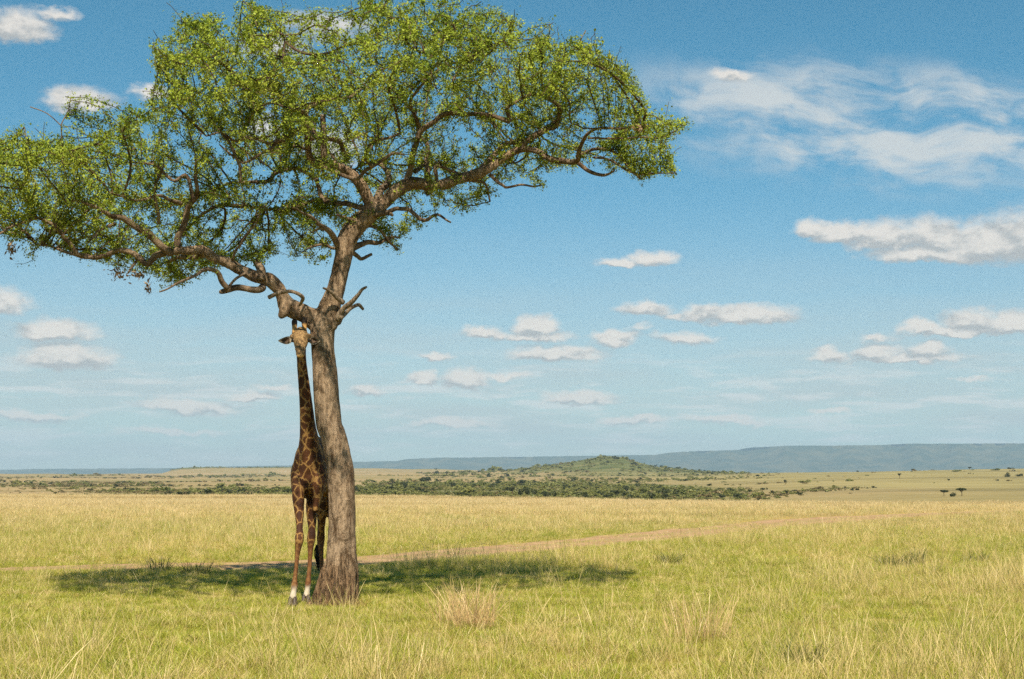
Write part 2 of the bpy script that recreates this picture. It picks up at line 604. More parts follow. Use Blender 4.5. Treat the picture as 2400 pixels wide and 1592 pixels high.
    furrow = k.noise(k.vmath('MULTIPLY', po, (1, 1, .12)), 26, 5, .7, dist=.8)
    crack = k.step(furrow, .36, .52)
    grit = k.noise(po, 110, 4, .7)
    c = k.mix(k.step(n1, .36, .60), (0.105, 0.060, 0.032), (0.43, 0.300, 0.195))
    c = k.mix(k.step(n2, .40, .66, 0, .55), c, (0.50, 0.37, 0.26))
    c = k.mix(k.math('MULTIPLY', k.step(k.noise(po, 3.2, 6, .68, dist=1.0), .52, .60), .8), c, (0.125, 0.082, 0.046))
    # rubbed, browner foot
    foot = k.math('MULTIPLY', k.step(k.math('ADD', sp.outputs[2], k.math('MULTIPLY', n1, .6)), 1.25, .75), .75)
    c = k.mix(foot, c, k.mix(n2, (0.12, 0.058, 0.026), (0.30, 0.185, 0.100)))
    c = k.mix(k.math('MULTIPLY', k.math('SUBTRACT', 1.0, crack), k.math('MULTIPLY_ADD', foot, .7, .22)), c, (0.075, 0.045, 0.026))
    c = k.mix(k.step(grit, .35, .60, .30, 0), c, (0.10, 0.07, 0.045))
    h = k.math('ADD', k.math('ADD', k.math('MULTIPLY', n2, .6), k.math('MULTIPLY', grit, .3)), k.math('MULTIPLY', crack, k.math('MULTIPLY_ADD', foot, .8, .2)))
    principled(k, out, c, .9, h, .06, 1.0, .15)
    M['bark'] = m
    m, k, out = mat("branch_bark")
    po = k.n('ShaderNodeTexCoord').outputs['Object']
    n1 = k.noise(po, 6, 5, .6)
    n2 = k.noise(po, 45, 4, .65)
    c = k.mix(k.step(n1, .36, .62), (0.070, 0.045, 0.029), (0.21, 0.150, 0.100))  # bark tones darkened so the limbs carry the crown's shade
    c = k.mix(k.step(n2, .48, .68, 0, .4), c, (0.34, 0.26, 0.18))
    principled(k, out, c, .9, n2, .02, .9, .15)
    M['branch'] = m
    m, k, out = mat("dead_wood")
    po = k.n('ShaderNodeTexCoord').outputs['Object']
    c = k.mix(k.step(k.noise(k.vmath('MULTIPLY', po, (1, 1, .3)), 30, 5, .65), .35, .65), (0.09, 0.062, 0.04), (0.27, 0.205, 0.145))
    principled(k, out, c, .85, k.noise(po, 60, 4, .6), .015, .8, .15)
    M['dead'] = m
    m, k, out = mat("twig_bark")
    po = k.n('ShaderNodeTexCoord').outputs['Object']
    c = k.mix(k.noise(po, 8, 3, .6), (0.045, 0.028, 0.018), (0.13, 0.086, 0.054))
    principled(k, out, c, .9, spec=.15)
    M['twig'] = m

    # ---- leaves
    m, k, out = mat("leaves")
    tint = k.n('ShaderNodeAttribute', attribute_name='tint').outputs['Fac']
    po = k.n('ShaderNodeTexCoord').outputs['Object']
    c = k.mix(k.step(tint, .1, .85), (0.048, 0.095, 0.010), (0.335, 0.395, 0.042))
    c = k.mix(k.step(k.noise(po, 1.3, 3, .55), .52, .72, 0, .65), c, (0.285, 0.275, 0.045))
    c = k.mix(k.step(tint, .985, .995), c, (0.36, 0.22, 0.07))
    leafy(k, out, c, k.mix(.4, c, (0.36, 0.42, 0.03)), .20, .012, .5)
    M['leaves'] = m
    m, k, out = mat("dry_leaves")
    tint = k.n('ShaderNodeAttribute', attribute_name='tint').outputs['Fac']
    c = k.mix(tint, (0.11, 0.07, 0.035), (0.36, 0.24, 0.12))
    leafy(k, out, c, c, .2)
    M['dry_leaves'] = m
    for nm, c0, c1 in (("scrub", (0.105, 0.125, 0.034), (0.270, 0.260, 0.085)), ("scrub_dark", (0.022, 0.032, 0.013), (0.065, 0.075, 0.028)),
                       ("scrub_brown", (0.14, 0.115, 0.050), (0.25, 0.195, 0.090))):
        m, k, out = mat(nm)
        rnd = k.n('ShaderNodeObjectInfo').outputs['Random']
        tint = k.n('ShaderNodeAttribute', attribute_name='tint').outputs['Fac']
        c = k.mix(k.math('ADD', k.math('MULTIPLY', rnd, .6), k.math('MULTIPLY', tint, .4)), c0, c1)
        leafy(k, out, c, c, .25, .02)
        M[nm] = m

    # ---- giraffe
    m, k, out = mat("giraffe_coat")
    pt = k.n('ShaderNodeAttribute', attribute_name='coat').outputs['Vector']
    msk = k.n('ShaderNodeAttribute', attribute_name='zones').outputs['Vector']
    ms = k.n('ShaderNodeSeparateXYZ', inp={0: msk})          # x face, y lower leg, z sock
    wv = k.vmath('MULTIPLY_ADD', k.noise(pt, 9, 3, .6, True), (.10, .10, .10), pt)
    vor = k.n('ShaderNodeTexVoronoi', feature='DISTANCE_TO_EDGE')
    vor.inputs['Scale'].default_value = 6.6
    vor.inputs['Randomness'].default_value = .85
    k.link(wv, vor.inputs['Vector'])
    edge = k.math('MULTIPLY_ADD', k.noise(pt, 38, 3, .6), .05, vor.outputs['Distance'])
    patch = k.step(edge, .065, .110)
    vc = k.n('ShaderNodeTexVoronoi', feature='F1')
    vc.inputs['Scale'].default_value = 6.6
    vc.inputs['Randomness'].default_value = .85
    k.link(wv, vc.inputs['Vector'])
    cellv = k.n('ShaderNodeSeparateColor', inp={0: vc.outputs['Color']}).outputs[0]
    fur = k.noise(pt, 90, 3, .6)
    line = k.mix(fur, (0.22, 0.112, 0.034), (0.35, 0.200, 0.068))
    spot = k.mix(cellv, (0.038, 0.014, 0.007), (0.078, 0.028, 0.010))  # line and spot tones lowered to deepen the tree's shade on the coat
    spot = k.mix(k.step(vor.outputs['Distance'], .08, .35, .28, 0), spot, (0.13, 0.05, 0.016))
    c = k.mix(k.math('MULTIPLY', patch, k.math('SUBTRACT', 1.0, k.math('MULTIPLY', ms.outputs[1], .0))), line, spot)
    leg = k.mix(k.step(k.noise(pt, 22, 3, .6), .42, .58), (0.20, 0.092, 0.032), (0.12, 0.048, 0.017))
    c = k.mix(ms.outputs[1], c, leg)
    face = k.mix(k.step(k.noise(pt, 30, 4, .65), .38, .62), (0.13, 0.072, 0.032), (0.30, 0.19, 0.085))
    c = k.mix(ms.outputs[0], c, face)
    sock = k.mix(k.noise(pt, 24, 4, .6), (0.36, 0.29, 0.22), (0.56, 0.50, 0.41))
    c = k.mix(ms.outputs[2], c, sock)
    principled(k, out, c, .75, fur, .008, .5, .25)
    M['coat'] = m

    def plain(nm, col, col2=None, sc=20, rough=.6):
        m, k, out = mat(nm)
        po = k.n('ShaderNodeTexCoord').outputs['Object']
        n = k.noise(po, sc, 4, .6)
        principled(k, out, k.mix(n, col, col2 or tuple(x * .6 for x in col)), rough, n, .01, .5, .3)
        M[nm] = m
    plain("hoof_horn", (0.045, 0.030, 0.024), (0.11, 0.085, 0.07), 12, .5)
    plain("black_hair", (0.010, 0.008, 0.007), (0.03, 0.02, 0.014), 60, .7)
    plain("ear_fur", (0.50, 0.42, 0.33), (0.34, 0.25, 0.16), 40, .8)
    plain("ear_inside", (0.05, 0.03, 0.02), (0.14, 0.09, 0.06), 40, .8)
    plain("muzzle_skin", (0.42, 0.23, 0.075), (0.50, 0.31, 0.12), 40, .7)
    plain("mane_hair", (0.14, 0.055, 0.02), (0.08, 0.03, 0.012), 60, .8)
    plain("eye", (0.006, 0.005, 0.005), (0.012, 0.01, 0.01), 10, .15)
    # ossicones: tan below, black on top
    m, k, out = mat("ossicone_fur")
    hgt = k.n('ShaderNodeAttribute', attribute_name='up').outputs['Fac']
    po = k.n('ShaderNodeTexCoord').outputs['Object']
    c = k.mix(k.step(k.math('MULTIPLY_ADD', k.noise(po, 30, 3, .6), .2, hgt), .50, .72), (0.40, 0.22, 0.075), (0.014, 0.010, 0.008))
    principled(k, out, c, .8, k.noise(po, 90, 3, .6), .006, .6, .2)
    M['ossicone'] = m
    # escarpment forest
    m, k, out = mat("escarpment_woods")
    pos = k.n('ShaderNodeNewGeometry').outputs['Position']
    n = k.noise(k.vmath('MULTIPLY', pos, (1, 1, 2)), .004, 6, .65)
    c = k.mix(k.step(n, .40, .62), (0.028, 0.042, 0.020), (0.085, 0.080, 0.040))
    principled(k, out, c, 1.0, spec=.05)
    M['escarpment'] = m
    m, k, out = mat("rock")
    pos = k.n('ShaderNodeNewGeometry').outputs['Position']
    n = k.noise(pos, .3, 5, .65)
    principled(k, out, k.mix(n, (0.18, 0.13, 0.10), (0.40, 0.31, 0.25)), .9, n, .4, .8)
    M['rock'] = m
    return M


M = make_materials()

# ------------------------------------------------------------------ terrain
RX = [-2400, 0, 800, 900, 1300, 1600, 2000, 2400, 4800]
RY = [1161, 1162, 1163, 1165, 1170, 1176, 1181, 1183, 1185]
CX = np.array([-3000, -600, 0, 400, 800, 1200, 1400, 1600, 1800, 2100, 2400, 3000, 5400.])
YR = np.array([420, 650, 1000, 1600, 2600, 4000, 6500, 22000.])
PYT = np.array([
    # -3000 -600   0    400   800  1200  1400  1600  1800  2100  2400  3000 5400
    [1162, 1162, 1161, 1161, 1162, 1165, 1167, 1169, 1163, 1157, 1154, 1152, 1152],   # 420
    [1150, 1150, 1150, 1149, 1148, 1149, 1150, 1152, 1147, 1138, 1134, 1130, 1130],   # 650
    [1139, 1139, 1138, 1137, 1134, 1133, 1133, 1134, 1128, 1120, 1116, 1112, 1112],   # 1000
    [1128, 1127, 1126, 1125, 1121, 1119, 1119, 1119, 1113, 1105, 1099, 1094, 1094],   # 1600
    [1120, 1119, 1118, 1117, 1111, 1109, 1109, 1109, 1111, 1107, 1104, 1102, 1102],   # 2600
    [1113, 1113, 1112, 1112, 1106, 1104, 1106, 1109, 1111, 1111, 1111, 1111, 1111],   # 4000
    [1114, 1114, 1114, 1114, 1112, 1111, 1111, 1112, 1113, 1114, 1114, 1114, 1114],   # 6500
    [1112, 1112, 1112, 1112, 1112, 1112, 1112, 1112, 1112, 1112, 1112, 1112, 1112],   # 22000
], float)
HILL = np.array([[1150, 0], [1200, 2], [1280, 11], [1350, 19], [1400, 25], [1425, 27], [1460, 25.5], [1490, 18], [1540, 9], [1640, 4], [1780, 0]])
MESA = np.array([[380, 0], [405, 9], [420, 14], [480, 16], [700, 15], [830, 8], [1000, 4], [1150, 0]])


def smooth01(t):
    t = np.clip(t, 0, 1)
    return t * t * (3 - 2 * t)


def pxa(x, y):
    return 1200 + F * 1.0044 * x / np.maximum(y, 1)


def terrain(x, y):
    x, y = np.broadcast_arrays(np.asarray(x, float), np.asarray(y, float))
    sh = x.shape
    x, y = x.ravel(), y.ravel()
    px = pxa(x, y)
    rimpy = np.interp(px, RX, RY)
    yr = F * CAM_H / (rimpy - HZ)
    near = .10 * (fbm(xy0(x, y, .09), 3, 3) - .5) + .05 * (fbm(xy0(x, y, .5), 2, 5) - .5)
    # hold the foot of the tree level
    near *= smooth01((np.hypot(x + 2.95, y - 23.7) - 1.2) / 4)
    # far height from the table
    pc = np.stack([np.interp(px, CX, row) for row in PYT], 0)        # rows x N
    zrow = CAM_H - (pc - HZ) / F * YR[:, None]
    ly = np.log(np.maximum(y, 1))
    lr = np.log(YR)
    k = np.clip(np.searchsorted(lr, ly) - 1, 0, len(YR) - 2)
    t = np.clip((ly - lr[k]) / (lr[k + 1] - lr[k]), 0, 1)
    ar = np.arange(len(x))
    far = zrow[k, ar] * (1 - t) + zrow[k + 1, ar] * t
    s = smooth01((y - yr * .97) / (400 - yr))
    dip = -4.5 * np.exp(-((y - 270) / 90) ** 2) * np.interp(px, [1700, 2300], [1, .25])
    rimdrop = -1.4 * smooth01((y - yr) / 45)
    z = near * (1 - s) + (rimdrop * (1 - s) + far * s) + np.where(y > yr, dip, 0)
    und = (fbm(xy0(x, y, 1 / 180.), 3, 8) - .5) * 2
    z = z + und * np.clip((y - 350) * .0022, 0, 5) * 1.0
    # wooded hill and the table hill
    gh = np.interp(px, HILL[:, 0], HILL[:, 1]) * np.exp(-((y - 2500) / 420) ** 2)
    gh *= .95 + .1 * fbm(xy0(x, y, 1 / 140.), 3, 12)
    ms = np.interp(px, MESA[:, 0], MESA[:, 1]) * smooth01((y - 3300) / 500) * smooth01((5600 - y) / 900)
    z = z + gh + ms
    return z.reshape(sh)


def build_ground():
    nx = 520
    u = np.linspace(-1, 1, nx)
    u = np.sign(u) * np.abs(u) ** 1.35 * 1.25
    yy = np.concatenate([np.linspace(-45, 10, 30, endpoint=False), np.linspace(10, 60, 100, endpoint=False), np.linspace(60, 240, 110, endpoint=False),
                         np.geomspace(240, 6500, 230, endpoint=False), np.geomspace(6500, 16500, 26)])
    Y, U = np.meshgrid(yy, u, indexing='ij')
    X = U * (Y + 75)
    Z = terrain(X, Y)
    v = np.stack([X.ravel(), Y.ravel(), Z.ravel()], 1)
    ny = len(yy)
    i = np.arange(ny - 1)[:, None] * nx + np.arange(nx - 1)[None]
    q = np.stack([i, i + 1, i + nx + 1, i + nx], -1).reshape(-1, 4)
    px = pxa(v[:, 0], v[:, 1])
    y = v[:, 1]
    wood = np.interp(px, HILL[:, 0], HILL[:, 1]) / 12 * np.exp(-((y - 2450) / 480) ** 2)
    wood = np.maximum(wood, .9 * np.interp(px, [1150, 1250, 1700, 1850], [0, 1, 1, 0]) * np.exp(-((y - 2250) / 260) ** 2))
    mesa = np.interp(px, [395, 420, 720, 900], [0, 1, .9, 0]) * smooth01((y - 3600) / 300)
    belt = .75 * np.interp(px, [150, 420, 1600, 1800], [0, 1, 1, 0]) * smooth01((y - 300) / 60) * smooth01((np.interp(px, [0, 830, 900, 1500, 1750], [700, 800, 1150, 1150, 760]) - y) / 160)
    wood = np.clip(np.maximum(np.maximum(wood, mesa), belt), 0, 1)
    me = mesh("ground", v, q, True, {'wooded': wood})
    obj("ground", me, M['ground'], kind="structure")


build_ground()


def build_escarpment():
    cx = [-3000, 0, 200, 400, 700, 830, 880, 930, 960, 1060, 1200, 1340, 1450, 1540, 1570, 1620, 1730, 1760, 1850, 1930, 2050, 2150, 2400, 3000, 5400]
    cyv = [1100, 1101, 1099, 1097, 1090, 1083, 1082, 1081, 1076, 1072, 1072, 1069, 1067, 1066, 1061, 1058, 1055, 1049, 1045, 1045, 1044, 1040, 1040, 1036, 1034]
    pxs = np.concatenate([np.linspace(-2600, -200, 60, endpoint=False), np.linspace(-200, 2700, 520, endpoint=False), np.linspace(2700, 5200, 60)])
    top = np.interp(pxs, cx, cyv)
    jag = (fbm(np.stack([pxs * .09, pxs * 0, pxs * 0], 1), 3, 21) - .5) * 2.2 + (fbm(np.stack([pxs * .011, pxs * 0, pxs * 0], 1), 2, 25) - .5) * 4
    top = top - jag * .6
    rows = []
    prof = [(0, 0, 0), (.25, .30, 500), (.5, .55, 900), (.78, .80, 1250), (.95, .97, 1450), (1, 1, 1560), (1.0, 1.004, 1900), (1.0, .9, 2600)]
    for (s, hfrac, dy) in prof:
        gully = (fbm(np.stack([pxs * .02, np.full_like(pxs, s * 1.7), pxs * 0], 1), 4, 31) - .5)
        Y = 13000 + dy + gully * 900 * (1 if s < 1 else 0) + np.interp(pxs, [0, 2400], [2200, -600])
        ztop = CAM_H + (HZ - top) / F * 14500 * np.interp(pxs, [0, 2400], [1.15, .962])
        z = -25 + (ztop + 25) * hfrac * (1 + gully * .25 * (s < .9))
        X = (pxs - 1200) / (F * 1.0044) * Y
        rows.append(np.stack([X, Y, z], 1))
    v = np.concatenate(rows)
    nx = len(pxs)
    i = np.arange(len(prof) - 1)[:, None] * nx + np.arange(nx - 1)[None]
    q = np.stack([i, i + 1, i + nx + 1, i + nx], -1).reshape(-1, 4)
    obj("escarpment_hills", mesh("escarpment_hills", v, q, True), M['escarpment'], kind="structure")


build_escarpment()

# ---- haze: one closed box of even air round the whole place
def build_haze():
    x0, x1, y0, y1, z0, z1 = -34000, 34000, -400, 18800, -80, 480
    v = np.array([[x, y, z] for z in (z0, z1) for y in (y0, y1) for x in (x0, x1)], float)
    f = np.array([[0, 2, 3, 1], [4, 5, 7, 6], [0, 1, 5, 4], [2, 6, 7, 3], [0, 4, 6, 2], [1, 3, 7, 5]])
    m = bpy.data.materials.new("air")
    m.use_nodes = True
    m.node_tree.nodes.clear()
    k = NT(m.node_tree)
    out = k.n('ShaderNodeOutputMaterial')
    pv = k.n('ShaderNodeVolumePrincipled')
    pv.inputs['Color'].default_value = (0.54, 0.78, 1.0, 1)
    pv.inputs['Density'].default_value = HAZE
    pv.inputs['Anisotropy'].default_value = 0.0
    k.link(pv.outputs[0], out.inputs['Volume'])
    obj("haze", mesh("haze", v, f), m, kind="stuff")


HAZE = 6.2e-5
build_haze()

# ---- dirt track
TRACK = [(-300, 1345, .8), (100, 1338, 1.6), (300, 1333, 2.6), (500, 1331, 2.4), (690, 1328, 2.6), (850, 1317, 2.5), (1000, 1305, 2.4), (1200, 1289, 2.6), (1400, 1271, 2.8),
         (1600, 1252, 3.4), (1750, 1237, 3.6), (1850, 1226, 4.4), (1960, 1217, 4.2), (2080, 1211, 3.0), (2250, 1203, 2.6), (2500, 1196, 2.4)]


def gpt(px, py):
    r = ray(px, py)
    s = -CAM_H / r[2]
    return np.array([r[0] * s, r[1] * s])


trk = catmull([np.append(gpt(a, b), w) for a, b, w in TRACK], 14)


def track_dist(x, y):
    """distance from the track's centre line over its half width"""
    best = np.full(x.shape, 1e9)
    for i in range(0, len(trk)):
        d = np.hypot(x - trk[i, 0], y - trk[i, 1]) / (trk[i, 2] * .5)
        best = np.minimum(best, d)
    return best


def build_track():
    tan = np.gradient(trk[:, :2], axis=0)
    tan /= np.linalg.norm(tan, axis=1)[:, None]
    nor = np.stack([-tan[:, 1], tan[:, 0]], 1)
    ss = np.linspace(-1, 1, 15)
    vs, ac = [], []
    for j, s in enumerate(ss):
        wob = 1 + .35 * (fbm(np.stack([np.arange(len(trk)) * .21, np.full(len(trk), j * .0 + (s > 0) * 9.), np.zeros(len(trk))], 1), 2, 41) - .5)
        p = trk[:, :2] + nor * (s * trk[:, 2] * .5 * wob)[:, None]
        z = terrain(p[:, 0], p[:, 1]) + .03 - .018 * math.exp(-((abs(s) - .5) / .16) ** 2) - .045 * (abs(s) > .95)
        vs.append(np.column_stack([p, z])); ac.append(np.full(len(trk), s))
    v = np.concatenate(vs)
    n = len(trk)
    i = np.arange(len(ss) - 1)[:, None] * n + np.arange(n - 1)[None]
    q = np.stack([i, i + 1, i + n + 1, i + n], -1).reshape(-1, 4)
    obj("dirt_track", mesh("dirt_track", v, q, True, {'across': np.concatenate(ac)}), M['dirt'], kind="structure")


build_track()

# ------------------------------------------------------------------ the tree
Y0 = 23.65


def c1(x, y): return 600 + x / 3.92, 600 + y / 3.92
def c3(x, y): return x / 2.955, 200 + y / 2.955
def c4(x, y): return 300 + x / 2.955, y / 2.955
def c5(x, y): return 850 + x / 2.955, y / 2.955
def c6(x, y): return 500 + x / 3.408, 300 + y / 3.408


SC = {c1: 3.92, c3: 2.955, c4: 2.955, c5: 2.955, c6: 3.408}


def limb(conv, pts, dep, per=5):
    """pts: (x, y, width) in a view of the photo; dep: depth (m, + away) at both ends or per point"""
    n = len(pts)
    dep = np.interp(np.linspace(0, 1, n), np.linspace(0, 1, len(dep)), dep)
    out = []
    for (x, y, w), dd in zip(pts, dep):
        if conv is not None:
            x, y = conv(x, y)
            w = w / SC[conv]
        p = P(x, y, Y0 + dd)
        out.append([*p, w * .5 * (Y0 + dd) / F])
    q = catmull(out, per)
    q[:, 3] = np.maximum(q[:, 3], .008)
    return q


TRUNK = [(788, 1436, 106), (789, 1424, 102), (791, 1408, 97), (794, 1390, 91), (799, 1350, 82), (801, 1310, 75), (802, 1250, 69), (801, 1160, 66), (797, 1100, 63),
         (789, 1055, 62), (781, 1020, 62), (772, 998, 63), (767, 957, 62), (763, 906, 61), (760, 855, 60), (756, 804, 58), (757, 765, 62),
         (768, 735, 58), (779, 700, 47), (788, 676, 43), (797, 640, 42), (806, 600, 43), (812, 565, 49), (834, 530, 50), (862, 505, 47), (872, 490, 44)]
MAIN = [
    (None, [(765, 775, 50), (740, 752, 52), (715, 737, 46), (690, 727, 46), (672, 715, 42), (663, 696, 33), (653, 675, 30), (632, 656, 32), (600, 648, 29), (565, 634, 25), (529, 614, 24), (503, 606, 24), (478, 588, 23), (440, 588, 22), (393, 589, 21)], [0, -.1, -.4, -.9]),
    (None, [(684, 712, 30), (668, 730, 28), (655, 744, 10)], [-.15, -.2]),
    (c6, [(1230, 720, 130), (1245, 650, 100), (1240, 580, 95), (1190, 470, 94), (1120, 390, 88), (1020, 315, 82), (910, 285, 76), (830, 290, 70), (775, 250, 62), (755, 150, 60), (755, 70, 58), (745, 20, 48)], [0, -.2, -.8]),
    (c6, [(1230, 720, 120), (1310, 650, 105), (1400, 560, 108), (1500, 475, 110), (1610, 440, 112), (1750, 465, 84), (1860, 440, 80), (2000, 395, 78)], [0, .1, .5]),
    (c5, [(530, 1290, 80), (650, 1245, 78), (800, 1205, 78), (900, 1150, 64), (980, 1090, 56), (1080, 1030, 52), (1150, 965, 48), (1250, 910, 46), (1340, 870, 44)], [.5, .7, .6]),
]
